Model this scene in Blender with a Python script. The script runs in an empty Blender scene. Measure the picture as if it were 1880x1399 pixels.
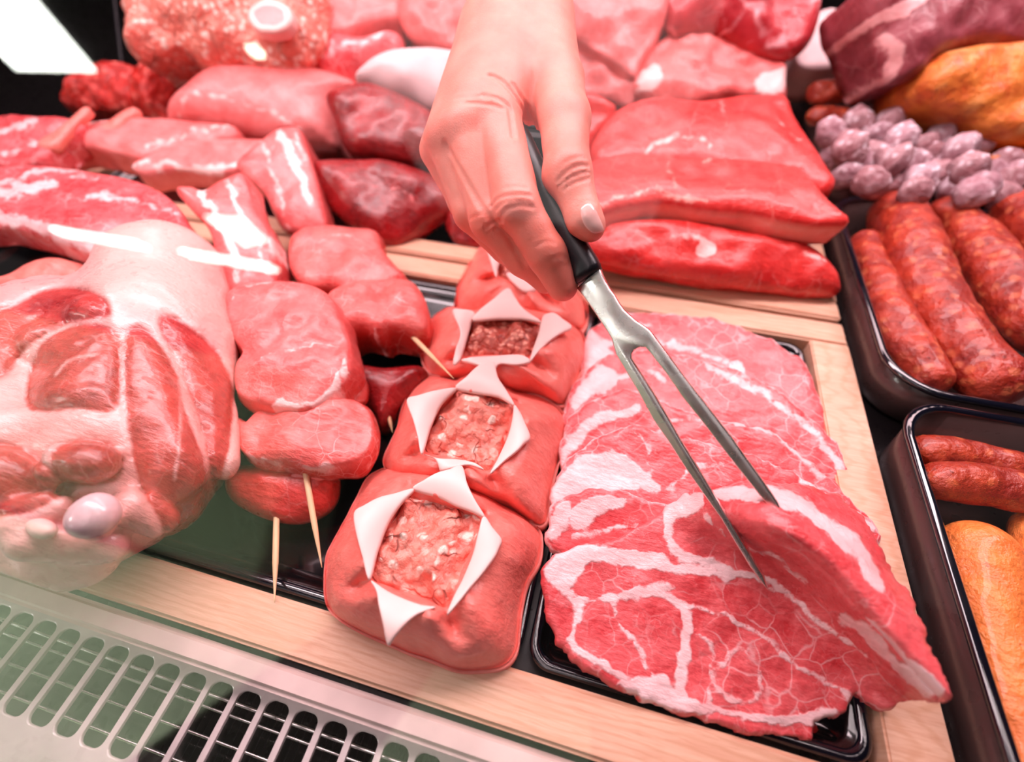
import bpy, bmesh, math, random
import numpy as np
from mathutils import Vector, Matrix
from mathutils.geometry import delaunay_2d_cdt

# ---------------------------------------------------------------- camera model
F = 850.0; PITCH = math.radians(51.2); YAW = math.radians(15.6); ROLL = math.radians(1.0); CZ = .278
CAM = np.array([0, 0, CZ])
_fh = np.array([-math.sin(YAW), math.cos(YAW), 0.0])
FW = _fh * math.cos(PITCH) + np.array([0, 0, -math.sin(PITCH)])
_r = np.cross(FW, [0, 0, 1.0]); _r /= np.linalg.norm(_r); _u = np.cross(_r, FW)
RT = math.cos(ROLL) * _r - math.sin(ROLL) * _u
UP = math.sin(ROLL) * _r + math.cos(ROLL) * _u

def rays(px):
    px = np.atleast_2d(np.asarray(px, float))
    return FW + ((px[:, :1] - 940) / F) * RT - ((px[:, 1:2] - 699.5) / F) * UP
def atz(px, z):
    d = rays(px); return CAM + d * ((np.asarray(z) - CZ) / d[:, 2])[:, None]
def atd(x, y, dep): return CAM + rays([(x, y)])[0] * dep
def depz(x, y, z): return (z - CZ) / rays([(x, y)])[0][2]
def proj(p):
    q = np.asarray(p) - CAM; d = q @ FW
    return np.stack([940 + F * (q @ RT) / d, 699.5 - F * (q @ UP) / d], -1)

# ---------------------------------------------------------------- noise
def _hash(ix, iy, iz, seed):
    h = (ix * 374761393 + iy * 668265263 + iz * 2147483647 + seed * 974711) & 0xffffffff
    h = ((h ^ (h >> 13)) * 1274126177) & 0xffffffff
    h = h ^ (h >> 16)
    return (h & 0xffff) / 32767.5 - 1.0
def vnoise(P, scale, seed=0):
    Q = np.asarray(P) * scale + 1000.0
    I = np.floor(Q).astype(np.int64); f = Q - I; f = f * f * (3 - 2 * f)
    out = 0
    for dx in (0, 1):
        wx = f[..., 0] if dx else 1 - f[..., 0]
        for dy in (0, 1):
            wy = f[..., 1] if dy else 1 - f[..., 1]
            for dz in (0, 1):
                wz = f[..., 2] if dz else 1 - f[..., 2]
                out = out + wx * wy * wz * _hash(I[..., 0] + dx, I[..., 1] + dy, I[..., 2] + dz, seed)
    return out
def fbm(P, scale, seed=0, o=3):
    return sum(vnoise(P, scale * 2 ** k, seed + k * 7) * .5 ** k for k in range(o))

# ---------------------------------------------------------------- 2D helpers
def smooth_closed(pts, h):
    p = np.asarray(pts, float); n = len(p); out = []
    for i in range(n):
        a, b, c, d = p[i - 1], p[i], p[(i + 1) % n], p[(i + 2) % n]
        k = max(2, int(np.linalg.norm(c - b) / 2))
        t = np.linspace(0, 1, k, endpoint=False)[:, None]
        out.append(.5 * (2 * b + (c - a) * t + (2 * a - 5 * b + 4 * c - d) * t ** 2 + (-a + 3 * b - 3 * c + d) * t ** 3))
    return resample(np.concatenate(out), h)
def resample(q, h, closed=True):
    if closed: q = np.vstack([q, q[:1]])
    s = np.concatenate([[0], np.cumsum(np.linalg.norm(np.diff(q, axis=0), axis=1))])
    n = max(8 if closed else 2, int(s[-1] / h))
    t = np.linspace(0, s[-1], n, endpoint=not closed)
    return np.stack([np.interp(t, s, q[:, k]) for k in range(q.shape[1])], -1)
def smooth_open(pts, n):
    p = np.asarray(pts, float)
    q = np.vstack([2 * p[0] - p[1], p, 2 * p[-1] - p[-2]]); out = []
    for i in range(1, len(q) - 2):
        a, b, c, d = q[i - 1], q[i], q[i + 1], q[i + 2]
        t = np.linspace(0, 1, 12, endpoint=(i == len(q) - 3))[:, None]
        out.append(.5 * (2 * b + (c - a) * t + (2 * a - 5 * b + 4 * c - d) * t ** 2 + (-a + 3 * b - 3 * c + d) * t ** 3))
    q = np.concatenate(out)
    s = np.concatenate([[0], np.cumsum(np.linalg.norm(np.diff(q, axis=0), axis=1))])
    t = np.linspace(0, s[-1], n)
    return np.stack([np.interp(t, s, q[:, k]) for k in range(q.shape[1])], -1)
def seg_dist(pts, poly, closed=True):
    b = np.roll(poly, -1, 0) if closed else poly[1:]
    a = poly if closed else poly[:-1]
    out = np.full(len(pts), 1e9)
    for i in range(0, len(pts), 4000):
        q = pts[i:i + 4000, None, :]; ab = (b - a)[None]
        t = np.clip(((q - a) * ab).sum(-1) / np.maximum((ab ** 2).sum(-1), 1e-12), 0, 1)
        out[i:i + 4000] = np.sqrt((((q - a) - ab * t[..., None]) ** 2).sum(-1)).min(1)
    return out
def inside(pts, poly):
    x, y = pts[:, 0], pts[:, 1]; c = np.zeros(len(pts), bool); n = len(poly)
    for i in range(n):
        x1, y1 = poly[i]; x2, y2 = poly[(i + 1) % n]
        if y1 == y2: continue
        m = ((y1 > y) != (y2 > y)) & (x < (x2 - x1) * (y - y1) / (y2 - y1) + x1)
        c ^= m
    return c
def poly_sd(pts, poly):
    poly = np.asarray(poly, float); d = seg_dist(pts, poly)
    return np.where(inside(pts, poly), -d, d)

# ---------------------------------------------------------------- object helpers
COL = bpy.context.scene.collection
def link_mesh(name, V, Fs, mat, parent=None, attrs=None, smooth=True, recalc=True):
    V = np.asarray(V, float); c = (V.max(0) + V.min(0)) / 2; c[2] = V[:, 2].min()
    me = bpy.data.meshes.new(name)
    me.from_pydata((V - c).tolist(), [], [tuple(int(i) for i in f) for f in Fs])
    if recalc:
        bm = bmesh.new(); bm.from_mesh(me); bmesh.ops.recalc_face_normals(bm, faces=bm.faces); bm.to_mesh(me); bm.free()
    for k, a in (attrs or {}).items():
        at = me.attributes.new(k, 'FLOAT', 'POINT'); at.data.foreach_set('value', np.asarray(a, np.float32))
    if smooth: me.polygons.foreach_set('use_smooth', [True] * len(me.polygons))
    o = bpy.data.objects.new(name, me); COL.objects.link(o)
    if mat: me.materials.append(mat)
    if parent is not None:
        o.parent = parent; o.location = Vector(c) - Vector(abs_loc(parent))
    else: o.location = Vector(c)
    ABS[o.name] = tuple(c)
    return o
ABS = {}
def abs_loc(o): return ABS[o.name]
def empty(name, loc, label, cat, group=None):
    o = bpy.data.objects.new(name, None); COL.objects.link(o); o.location = loc; o.empty_display_size = .01
    ABS[o.name] = tuple(loc); o['_o'] = tuple(float(v) for v in loc); tag(o, label, cat, group); return o
def tag(o, label=None, cat=None, group=None, kind=None):
    if label: o['label'] = label
    if cat: o['category'] = cat
    if group: o['group'] = group
    if kind: o['kind'] = kind
    return o

def fatfield(px, spec):
    d = np.full(len(px), 30.0)
    for item in (spec or []):
        if item[0] == 'line': d = np.minimum(d, seg_dist(px, smooth_open(item[1], max(12, 8 * len(item[1]))), False) - item[2])
        elif item[0] == 'poly': d = np.minimum(d, poly_sd(px, smooth_closed(item[1], 8)))
    return d / 10.0

def cut(name, outline, mat, zb=.02, tilt=0, H=.01, r=12, e=None, h=9, dome=0., amp=0., ns=60, jag=0., jh=None,
        fat=None, rim=0., sidefat=None, parent=None, zf=None, bulge=0., taper=0., seed=1, K=4, smooth=True, fibre=0., sharp=False):
    """a cut of meat or slice: traced top face, real thickness H, rounded edge, own height"""
    rs = resample(np.asarray(outline, float), h) if sharp else smooth_closed(outline, h)
    if jag:
        nrm = np.roll(rs, -1, 0) - np.roll(rs, 1, 0); nrm = np.stack([nrm[:, 1], -nrm[:, 0]], -1); nrm /= np.maximum(np.linalg.norm(nrm, axis=1), 1e-6)[:, None]
        q = np.c_[rs, np.zeros(len(rs))]
        rs = rs + nrm * (jag * (vnoise(q, .05, seed) + .6 * vnoise(q, .15, seed + 3)))[:, None]
    N = len(rs); lo, hi = rs.min(0), rs.max(0)
    gx, gy = np.meshgrid(np.arange(lo[0], hi[0], h), np.arange(lo[1], hi[1], h * .866))
    gx = gx + (np.arange(gx.shape[0])[:, None] % 2) * h * .5
    g = np.stack([gx.ravel(), gy.ravel()], -1)
    g = g[inside(g, rs)]; g = g[seg_dist(g, rs) > max(.75 * h, min(r, .8 * h) + .3 * h)] if len(g) else g
    tng = np.roll(rs, -1, 0) - np.roll(rs, 1, 0); nn = np.stack([-tng[:, 1], tng[:, 0]], -1); nn /= np.maximum(np.linalg.norm(nn, axis=1), 1e-6)[:, None]
    area = np.sum(rs[:, 0] * np.roll(rs[:, 1], -1) - np.roll(rs[:, 0], -1) * rs[:, 1])
    if area < 0: nn = -nn
    extra = []
    for f in (.12, .4, .8):
        dd = f * min(r, h * 1.3); q = rs + nn * dd
        ok = inside(q, rs) & (seg_dist(q, rs) > .8 * dd); extra.append(q[ok])
    pts = np.vstack([rs] + extra + [g])
    vo, ed, fo, ov, oe, of = delaunay_2d_cdt([Vector(p) for p in pts], [(i, (i + 1) % N) for i in range(N)], [], 1, 1e-4)
    px = np.array([tuple(v) for v in vo]); M = len(px)
    bidx = {}
    for i, l in enumerate(ov):
        for k in l:
            if k < N: bidx[k] = i
    ring = [bidx[k] for k in range(N) if k in bidx]
    tl = math.radians(tilt); n = np.array([0, 0, 1.0]) * math.cos(tl) - _fh * math.sin(tl)
    if zf is not None: P = atz(px, zf(px))
    else:
        b = rs[np.argmax(rs[:, 1])]; P0 = atz([b], [zb])[0]
        d = rays(px); P = CAM + d * (((P0 - CAM) @ n) / (d @ n))[:, None]
    dist = seg_dist(px, rs); dist[ring] = 0
    if e is None: e = min(H * .45, .006)
    t = np.clip(dist / r, 0, 1); drop = e * (1 - np.sqrt(np.clip(1 - (1 - t) ** 2, 0, 1)))
    mx = max(dist.max(), 1); g_ = 1 - (1 - dist / mx) ** 2
    nz = fbm(P, ns, seed) * amp * np.clip(dist / (r * .7), 0.15, 1)
    V = P + n * (dome * g_ - drop + nz)[:, None]
    fd = fatfield(px + 5.5 * np.stack([vnoise(np.c_[px, px[:, 0] * 0], .045, seed + 31) + .5 * vnoise(np.c_[px, px[:, 0] * 0], .12, seed + 33), vnoise(np.c_[px, px[:, 0] * 0], .045, seed + 32) + .5 * vnoise(np.c_[px, px[:, 0] * 0], .12, seed + 34)], -1), fat)
    if rim: fd = np.minimum(fd, (dist - rim) / 10)
    side = np.zeros(M)
    B = V[ring]; cen = B.mean(0); out = B - cen; out -= np.outer(out @ n, n)
    tg = np.roll(B, -1, 0) - np.roll(B, 1, 0); on = np.cross(tg, n); on /= np.maximum(np.linalg.norm(on, axis=1), 1e-9)[:, None]
    on *= np.sign((on * out).sum(1).sum())
    VV = [V]; FD = [fd]; SD = [side]; faces = [tuple(f) for f in fo]; prev = ring; L = len(ring)
    for k in range(1, K + 1):
        s = k / K; Q = B - n * ((H - e) * s) + on * (bulge * math.sin(math.pi * min(s, .93)))
        Q = Q + (cen - n * 0 - B) * (taper * s)
        Q = Q + on * (vnoise(Q * np.array([1, 1, .5]), ns * 1.5, seed + 5) * (amp * .7) + vnoise(Q, 300, seed + 9) * fibre)[:, None]
        start = sum(len(v) for v in VV); idx = list(range(start, start + L))
        VV.append(Q); SD.append(np.full(L, s)); FD.append(np.full(L, sidefat) if sidefat is not None else fd[ring])
        for i in range(L):
            j = (i + 1) % L; faces.append((prev[i], prev[j], idx[j], idx[i]))
        prev = idx
    inter = np.array([i for i in range(M) if i not in set(ring)], int)
    Pb = P[inter] - n * H
    if taper: Pb = Pb + ((cen - P[inter]) - np.outer((cen - P[inter]) @ n, n)) * taper
    st = sum(len(v) for v in VV); mp = {int(v): st + k for k, v in enumerate(inter)}
    for k, v in enumerate(ring): mp[int(v)] = prev[k]
    VV.append(Pb); FD.append(fd[inter]); SD.append(np.ones(len(inter)))
    for f in fo: faces.append(tuple(mp[int(v)] for v in reversed(f)))
    return link_mesh(name, np.vstack(VV), faces, mat, parent, {'fatd': np.concatenate(FD), 'side': np.concatenate(SD)}, smooth)

def tube(name, pts, rad, mat, parent=None, seg=20, n=40, caps=True, amp=0., ns=60, seed=1, roundend=True, flat=1.0, attrs=True):
    """pts: world points (k,3); rad: scalar or list"""
    pts = np.asarray(pts, float); C = smooth_open(pts, n)
    rad = np.interp(np.linspace(0, 1, n), np.linspace(0, 1, len(np.atleast_1d(rad))), np.atleast_1d(rad))
    if roundend:
        s = np.concatenate([[0], np.cumsum(np.linalg.norm(np.diff(C, axis=0), axis=1))])
        # resample denser at the ends
        a = np.linspace(0, 1, n); u = (1 - np.cos(math.pi * a)) / 2; u = .5 * u + .5 * a
        C = np.stack([np.interp(u * s[-1], s, C[:, k]) for k in range(3)], -1); rad = np.interp(u * s[-1], s, rad)
        L = s[-1]; S = u * L; de = np.minimum(S, L - S); re = rad.copy()
        rad = rad * np.sqrt(np.clip(1 - (1 - np.clip(de / re, .0, 1)) ** 2, .004, 1))
    T = np.gradient(C, axis=0); T /= np.linalg.norm(T, axis=1)[:, None]
    up = np.array([0, 0, 1.0]);
    if abs(T[0] @ up) > .9: up = np.array([1.0, 0, 0])
    V = []; 
    for i in range(n):
        a = np.cross(T[i], up); a /= np.linalg.norm(a); b = np.cross(a, T[i])
        th = np.linspace(0, 2 * math.pi, seg, endpoint=False)
        V.append(C[i] + rad[i] * (np.outer(np.cos(th), a) + flat * np.outer(np.sin(th), b)))
    V = np.array(V)
    if amp:
        D = V - C[:, None]; Ln = np.linalg.norm(D, axis=2, keepdims=True); D = D / np.maximum(Ln, 1e-9)
        V = V + D * (fbm(V, ns, seed)[..., None] * amp * np.clip(Ln / .004, 0, 1))
    V = V.reshape(-1, 3); Fs = []
    for i in range(n - 1):
        for j in range(seg):
            k = (j + 1) % seg; Fs.append((i * seg + j, i * seg + k, (i + 1) * seg + k, (i + 1) * seg + j))
    Fs.append(tuple(range(seg))); Fs.append(tuple(range((n - 1) * seg, n * seg)))
    return link_mesh(name, V, Fs, mat, parent, {'fatd': np.full(len(V), 3.0), 'side': np.zeros(len(V))})

def boxmesh(name, lo, hi, mat, parent=None, bev=0.0, seg=2):
    bm = bmesh.new(); bmesh.ops.create_cube(bm, size=1)
    lo = np.array(lo); hi = np.array(hi)
    for v in bm.verts: v.co = Vector(lo + (np.array(v.co) + .5) * (hi - lo))
    if bev: bmesh.ops.bevel(bm, geom=bm.edges[:], offset=bev, segments=seg, affect='EDGES')
    V = [tuple(v.co) for v in bm.verts]; bm.verts.index_update(); Fs = [[v.index for v in f.verts] for f in bm.faces]; bm.free()
    return link_mesh(name, V, Fs, mat, parent, smooth=False)

# ---------------------------------------------------------------- SDF mesher (surface nets)
def sdf_mesh(name, fn, lo, hi, res, mat, parent=None, attrfn=None):
    lo = np.array(lo, float); hi = np.array(hi, float); n = np.ceil((hi - lo) / res).astype(int) + 1
    ax = [lo[k] + np.arange(n[k]) * res for k in range(3)]
    V = np.empty(n, np.float32)
    B = 4; nb = -(-n // B)
    cx = [lo[k] + (np.arange(nb[k]) * B + (B - 1) / 2) * res for k in range(3)]
    X, Y, Z = np.meshgrid(*cx, indexing='ij'); C_ = np.stack([X, Y, Z], -1).reshape(-1, 3)
    D_ = np.concatenate([fn(C_[i:i + 300000]) for i in range(0, len(C_), 300000)]).reshape(X.shape)
    V[:] = np.repeat(np.repeat(np.repeat(D_, B, 0), B, 1), B, 2)[:n[0], :n[1], :n[2]]
    near = np.argwhere(np.abs(D_) < res * B * 1.25 + .002)
    off = np.stack(np.meshgrid(range(B), range(B), range(B), indexing='ij'), -1).reshape(-1, 3)
    for i in range(0, len(near), 4000):
        I = (near[i:i + 4000, None, :] * B + off[None]).reshape(-1, 3); I = I[(I < n).all(1)]
        V[tuple(I.T)] = fn(lo + I * res)
    V[0] = V[-1] = 1; V[:, 0] = V[:, -1] = 1; V[:, :, 0] = V[:, :, -1] = 1
    S = V < 0
    cs = [(dx, dy, dz) for dx in (0, 1) for dy in (0, 1) for dz in (0, 1)]
    m = n - 1
    cnt = sum(S[dx:dx + m[0], dy:dy + m[1], dz:dz + m[2]].astype(np.int8) for dx, dy, dz in cs)
    act = np.argwhere((cnt > 0) & (cnt < 8)); idx = -np.ones(m, np.int64); idx[tuple(act.T)] = np.arange(len(act))
    acc = np.zeros((len(act), 3)); w = np.zeros(len(act))
    for a in cs:
        for k in range(3):
            if a[k]: continue
            b = list(a); b[k] = 1
            va = V[act[:, 0] + a[0], act[:, 1] + a[1], act[:, 2] + a[2]]; vb = V[act[:, 0] + b[0], act[:, 1] + b[1], act[:, 2] + b[2]]
            c = (va < 0) != (vb < 0); t = np.where(c, va / np.where(c, va - vb, 1), 0)
            p = np.tile(np.array(a, float), (len(act), 1)); p[:, k] += t
            acc += p * c[:, None]; w += c
    P = lo + (act + acc / w[:, None]) * res
    Fs = []
    for k in range(3):
        i, j = (k + 1) % 3, (k + 2) % 3
        sl0 = [slice(1, -1)] * 3; sl1 = [slice(1, -1)] * 3
        A = np.take(S, range(0, n[k] - 1), axis=k); B = np.take(S, range(1, n[k]), axis=k)
        E = np.argwhere(A != B)
        E = E[(E[:, i] > 0) & (E[:, j] > 0) & (E[:, i] < n[i] - 1) & (E[:, j] < n[j] - 1)]
        inA = A[tuple(E.T)]
        def g(di, dj):
            q = E.copy(); q[:, i] -= di; q[:, j] -= dj; return idx[tuple(q.T)]
        q = np.stack([g(1, 1), g(0, 1), g(0, 0), g(1, 0)], -1)
        q[~inA] = q[~inA][:, ::-1]; Fs.append(q)
    Fs = np.concatenate(Fs); Fs = Fs[(Fs >= 0).all(1)]
    for _ in range(2):   # light smoothing
        a = np.zeros_like(P); c = np.zeros(len(P))
        for s in range(4):
            x, y = Fs[:, s], Fs[:, (s + 1) % 4]
            np.add.at(a, x, P[y]); np.add.at(c, x, 1); np.add.at(a, y, P[x]); np.add.at(c, y, 1)
        P = P * .5 + .5 * a / np.maximum(c, 1)[:, None]
    at = attrfn(P) if attrfn else {'fatd': np.full(len(P), 3.0), 'side': np.zeros(len(P))}
    return link_mesh(name, P, Fs, mat, parent, at, recalc=False)
def sd_cap(P, a, b, ra, rb):
    a = np.asarray(a); b = np.asarray(b); ab = b - a
    t = np.clip(((P - a) @ ab) / (ab @ ab), 0, 1)
    return np.linalg.norm(P - a - t[:, None] * ab, axis=1) - (ra + (rb - ra) * t)
def sd_ell(P, c, R, M=None):
    q = P - np.asarray(c)
    if M is not None: q = q @ np.asarray(M).T      # rows of M: axes
    R = np.asarray(R, float); k0 = np.linalg.norm(q / R, axis=1); k1 = np.linalg.norm(q / R ** 2, axis=1)
    return k0 * (k0 - 1) / np.maximum(k1, 1e-9)
def smin(a, b, k):
    h = np.clip(.5 + .5 * (b - a) / k, 0, 1); return b * (1 - h) + a * h - k * h * (1 - h)
def smax(a, b, k): return -smin(-a, -b, k)

# ---------------------------------------------------------------- materials
def s2l(c): return tuple(((v / 255 / 12.92) if v <= 10 else ((v / 255 + .055) / 1.055) ** 2.4) for v in c) + (1,)
class NT:
    def __init__(s, name):
        s.m = bpy.data.materials.new(name); s.m.use_nodes = True; s.t = s.m.node_tree; s.b = s.t.nodes['Principled BSDF']
        s.out = s.t.nodes['Material Output']; s.co = s.n('ShaderNodeTexCoord').outputs['Object']
    def n(s, ty, **kw):
        o = s.t.nodes.new(ty)
        for k, v in kw.items(): setattr(o, k, v)
        return o
    def l(s, a, b): s.t.links.new(a, b)
    def setb(s, **kw):
        for k, v in kw.items():
            k = k.replace('_', ' ')
            if hasattr(v, 'is_linked'): s.l(v, s.b.inputs[k])
            else: s.b.inputs[k].default_value = v
    def noise(s, scale, detail=3, rough=.5, dist=0, vec=None, out='Fac'):
        o = s.n('ShaderNodeTexNoise'); o.inputs['Scale'].default_value = scale; o.inputs['Detail'].default_value = detail
        o.inputs['Roughness'].default_value = rough; o.inputs['Distortion'].default_value = dist; s.l(vec or s.co, o.inputs['Vector']); return o.outputs[out]
    def vor(s, scale, feature='F1', vec=None, out='Distance', rnd=1):
        o = s.n('ShaderNodeTexVoronoi', feature=feature); o.inputs['Scale'].default_value = scale; s.l(vec or s.co, o.inputs['Vector'])
        o.inputs['Randomness'].default_value = rnd
        return o.outputs[out]
    def mapr(s, v, a, b, c=0, d=1, smooth=False):
        o = s.n('ShaderNodeMapRange'); o.interpolation_type = 'SMOOTHSTEP' if smooth else 'LINEAR'
        s.l(v, o.inputs['Value'])
        for k, x in zip(('From Min', 'From Max', 'To Min', 'To Max'), (a, b, c, d)): o.inputs[k].default_value = x
        return o.outputs[0]
    def mth(s, op, a, b=None):
        o = s.n('ShaderNodeMath', operation=op)
        for i, v in enumerate((a, b)):
            if v is None: continue
            if hasattr(v, 'is_linked'): s.l(v, o.inputs[i])
            else: o.inputs[i].default_value = v
        return o.outputs[0]
    def mix(s, f, a, b, mode='MIX'):
        o = s.n('ShaderNodeMix', data_type='RGBA', blend_type=mode)
        for k, v in ((0, f), (6, a), (7, b)):
            if hasattr(v, 'is_linked'): s.l(v, o.inputs[k])
            else: o.inputs[k].default_value = v
        return o.outputs[2]
    def attr(s, name):
        o = s.n('ShaderNodeAttribute', attribute_name=name); return o.outputs['Fac']
    def warp(s, scale, amt):
        a = s.n('ShaderNodeTexNoise'); a.inputs['Scale'].default_value = scale; s.l(s.co, a.inputs['Vector'])
        v = s.n('ShaderNodeVectorMath', operation='SCALE'); s.l(a.outputs['Color'], v.inputs[0]); v.inputs['Scale'].default_value = amt
        w = s.n('ShaderNodeVectorMath', operation='ADD'); s.l(s.co, w.inputs[0]); s.l(v.outputs[0], w.inputs[1]); return w.outputs[0]
    def stretch(s, sx, sy, sz, rz=0.):
        m = s.n('ShaderNodeMapping'); s.l(s.co, m.inputs['Vector']); m.inputs['Scale'].default_value = (sx, sy, sz); m.inputs['Rotation'].default_value = (0, 0, rz); return m.outputs[0]
    def bump(s, hgt, strength=.3, dist=.001, nrm=None):
        o = s.n('ShaderNodeBump'); o.inputs['Strength'].default_value = strength; o.inputs['Distance'].default_value = dist
        s.l(hgt, o.inputs['Height'])
        if nrm is not None: s.l(nrm, o.inputs['Normal'])
        return o.outputs[0]

def meat(name, lean, dark, fat=(255, 222, 222), vein=0, vs=60, rough=.32, sidecol=None, fibre=0, mott=45, edge=.25, frz=0., fatnoise=.35, sss=.0, coat=.25, veinw=.035, skincol=None):
    m = NT(name); w = m.warp(30, .012)
    f1 = m.noise(mott, 4, .6, vec=w); f2 = m.noise(mott * 9, 3, .7)
    c = m.mix(m.mapr(f1, .35, .68), s2l(dark), s2l(lean))
    li = tuple(min(255, v * 1.06 + 14) for v in lean)
    c = m.mix(m.mapr(f2, .5, .8, 0, .35), c, s2l(li))
    fib = None
    if fibre:
        fib = m.noise(120, 3, .6, vec=m.stretch(1, fibre, 1, frz)); c = m.mix(m.mapr(fib, .5, .78, 0, .4), c, s2l(li))
    if sidecol: c = m.mix(m.mapr(m.attr('side'), .02, .25), c, s2l(sidecol))
    if vein:
        vw = m.warp(70, .01)
        d = m.vor(vs, 'DISTANCE_TO_EDGE', vw); nz = m.noise(35, 2)
        v1 = m.mth('MULTIPLY', m.mapr(d, 0, veinw, 1, 0, True), m.mapr(nz, .42, .6))
        d2 = m.vor(vs * 2.7, 'DISTANCE_TO_EDGE', vw); v2 = m.mth('MULTIPLY', m.mapr(d2, 0, .03, 1, 0), m.mapr(m.noise(50, 2), .5, .65))
        c = m.mix(m.mth('MULTIPLY', m.mth('MAXIMUM', v1, m.mth('MULTIPLY', v2, .6)), vein), c, s2l(fat))
    fn = m.mth('SUBTRACT', m.mth('ADD', m.mth('MULTIPLY', m.mth('SUBTRACT', m.noise(130, 4, .65), .5), fatnoise * 4), 0), m.attr('fatd'))
    ff = m.mapr(fn, -edge, edge, 0, 1, True)
    fc = m.mix(m.mapr(m.noise(60, 3), .4, .7), s2l(fat), s2l((fat[0] * .97, fat[1] * .88, fat[2] * .88)))
    if skincol: fc = m.mix(m.attr('side'), fc, s2l(skincol))
    c = m.mix(ff, c, fc)
    m.setb(Base_Color=c, Roughness=m.mapr(m.noise(150, 3), .3, .7, rough - .08, rough + .12), Coat_Weight=coat, Coat_Roughness=.2)
    if sss: m.setb(Subsurface_Weight=sss, Subsurface_Radius=(.006, .002, .0015), Subsurface_Scale=1.0)
    hb = m.mth('ADD', m.noise(300, 4, .6), m.mth('MULTIPLY', m.noise(70, 3), 2.5))
    if fib is not None: hb = m.mth('ADD', hb, m.mth('MULTIPLY', fib, 1.5))
    hb = m.mth('ADD', hb, m.mth('MULTIPLY', ff, .6))
    m.setb(Normal=m.bump(hb, .45, .0012))
    return m.m
def plain(name, col, rough=.4, metal=0., coat=0., bumps=0, bscale=80, var=.08):
    m = NT(name); c = m.mix(m.mapr(m.noise(40, 3), .35, .65), s2l(col), s2l(tuple(v * (1 - var) for v in col)))
    m.setb(Base_Color=c, Roughness=m.mapr(m.noise(90, 2), .3, .7, rough * .85, rough * 1.15), Metallic=metal, Coat_Weight=coat)
    if bumps: m.setb(Normal=m.bump(m.noise(bscale, 4), bumps, .001))
    return m.m
def wood(name, rz=0.):
    m = NT(name); v = m.stretch(1, 12, 1, rz); g = m.noise(14, 4, .6, 1.5, vec=v); g2 = m.noise(60, 3, .6, .5, vec=m.stretch(1, 14, 1, rz))
    wv = m.n('ShaderNodeTexWave', wave_type='BANDS', bands_direction='Y'); m.l(m.stretch(.25, 1, 1, rz), wv.inputs['Vector'])
    wv.inputs['Scale'].default_value = 90; wv.inputs['Distortion'].default_value = 9; wv.inputs['Detail'].default_value = 3; wv.inputs['Detail Scale'].default_value = .9
    c = m.mix(m.mapr(g, .3, .7), s2l((214, 162, 134)), s2l((230, 188, 162)))
    c = m.mix(m.mapr(wv.outputs['Fac'], .55, 1, 0, .35), c, s2l((196, 140, 102)))
    c = m.mix(m.mapr(g2, .5, .75, 0, .6), c, s2l((196, 142, 108)))
    m.setb(Base_Color=c, Roughness=.48, Normal=m.bump(g2, .15, .0006)); return m.m

M = {}
M['neck'] = meat('neck_pork', (238, 104, 108), (208, 58, 64), (250, 208, 210), vein=.42, vs=80, fibre=3, frz=.5, fatnoise=.55, edge=.3, mott=60, veinw=.05)
M['loin'] = meat('pork_loin', (244, 120, 116), (228, 90, 88), (255, 220, 216), fibre=2, rough=.4, mott=40, vein=.25, vs=110)
M['loinside'] = meat('pork_loin_side', (242, 120, 114), (220, 80, 76), (255, 220, 216), vein=.4, vs=90, fibre=5, frz=.8, sidecol=(206, 66, 58), rough=.36)
M['wrap'] = meat('pork_wrap', (250, 138, 126), (242, 114, 104), (255, 210, 204), fibre=3, rough=.36, mott=22, coat=.1)
M['pale'] = meat('pale_pork', (246, 142, 140), (232, 106, 104), (255, 220, 216), fibre=3, rough=.42)
M['beef'] = meat('beef', (230, 62, 58), (198, 34, 34), (252, 190, 185), vein=.25, vs=60, fibre=3, rough=.34)
M['beefside'] = meat('beef_with_fat_side', (236, 70, 66), (212, 46, 44), (250, 180, 168), vein=.25, vs=60, fibre=3, sidecol=(242, 158, 140), rough=.36)
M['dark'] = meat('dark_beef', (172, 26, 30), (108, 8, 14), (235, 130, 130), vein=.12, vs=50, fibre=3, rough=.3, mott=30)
M['darkfaint'] = meat('dark_ham', (160, 76, 86), (124, 46, 54), (226, 170, 170), vein=.3, vs=50, rough=.45)
M['marbled'] = meat('marbled_beef', (200, 54, 62), (160, 30, 40), (240, 170, 175), vein=.9, vs=20, rough=.38, veinw=.06)
M['shank'] = meat('shank_meat', (208, 74, 70), (156, 34, 38), (240, 176, 172), skincol=(238, 186, 178), vein=.3, vs=55, fibre=4, frz=.7, rough=.3, edge=.5, fatnoise=.28, coat=.5)
M['bacon'] = meat('belly_pork', (240, 118, 116), (222, 84, 84), (255, 226, 222), fibre=3, frz=1.2, edge=.3)
M['boneslice'] = meat('marrow_bone', (240, 140, 138), (232, 120, 118), (252, 214, 206), fatnoise=.2)
M['bone'] = plain('bone', (250, 205, 196), .4, bumps=.2)
M['cartilage'] = plain('cartilage', (238, 200, 206), .25, coat=.5)
M['lard'] = plain('white_lard', (248, 210, 204), .45, bumps=.08, var=.04)
M['fatblock'] = plain('fat_block', (238, 205, 205), .5, bumps=.1)
M['wood'] = wood('pale_wood'); M['woodv'] = wood('pale_wood_lengthwise', math.pi / 2)
M['black'] = plain('black_plastic', (10, 10, 13), .16, coat=.6)
M['blackrim'] = plain('black_rim', (12, 13, 24), .12, coat=1)
M['smoke'] = plain('smoked_acrylic', (70, 52, 50), .3, coat=.3)
M['steel'] = plain('brushed_steel', (244, 238, 236), .27, metal=1, bumps=.03, bscale=2600, var=.02)
M['enamel'] = plain('white_enamel', (222, 208, 206), .3, coat=.3)
M['rail'] = plain('rail_enamel', (232, 206, 200), .35)
M['deck'] = plain('dark_steel_deck', (26, 22, 24), .3, metal=.3)
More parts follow.
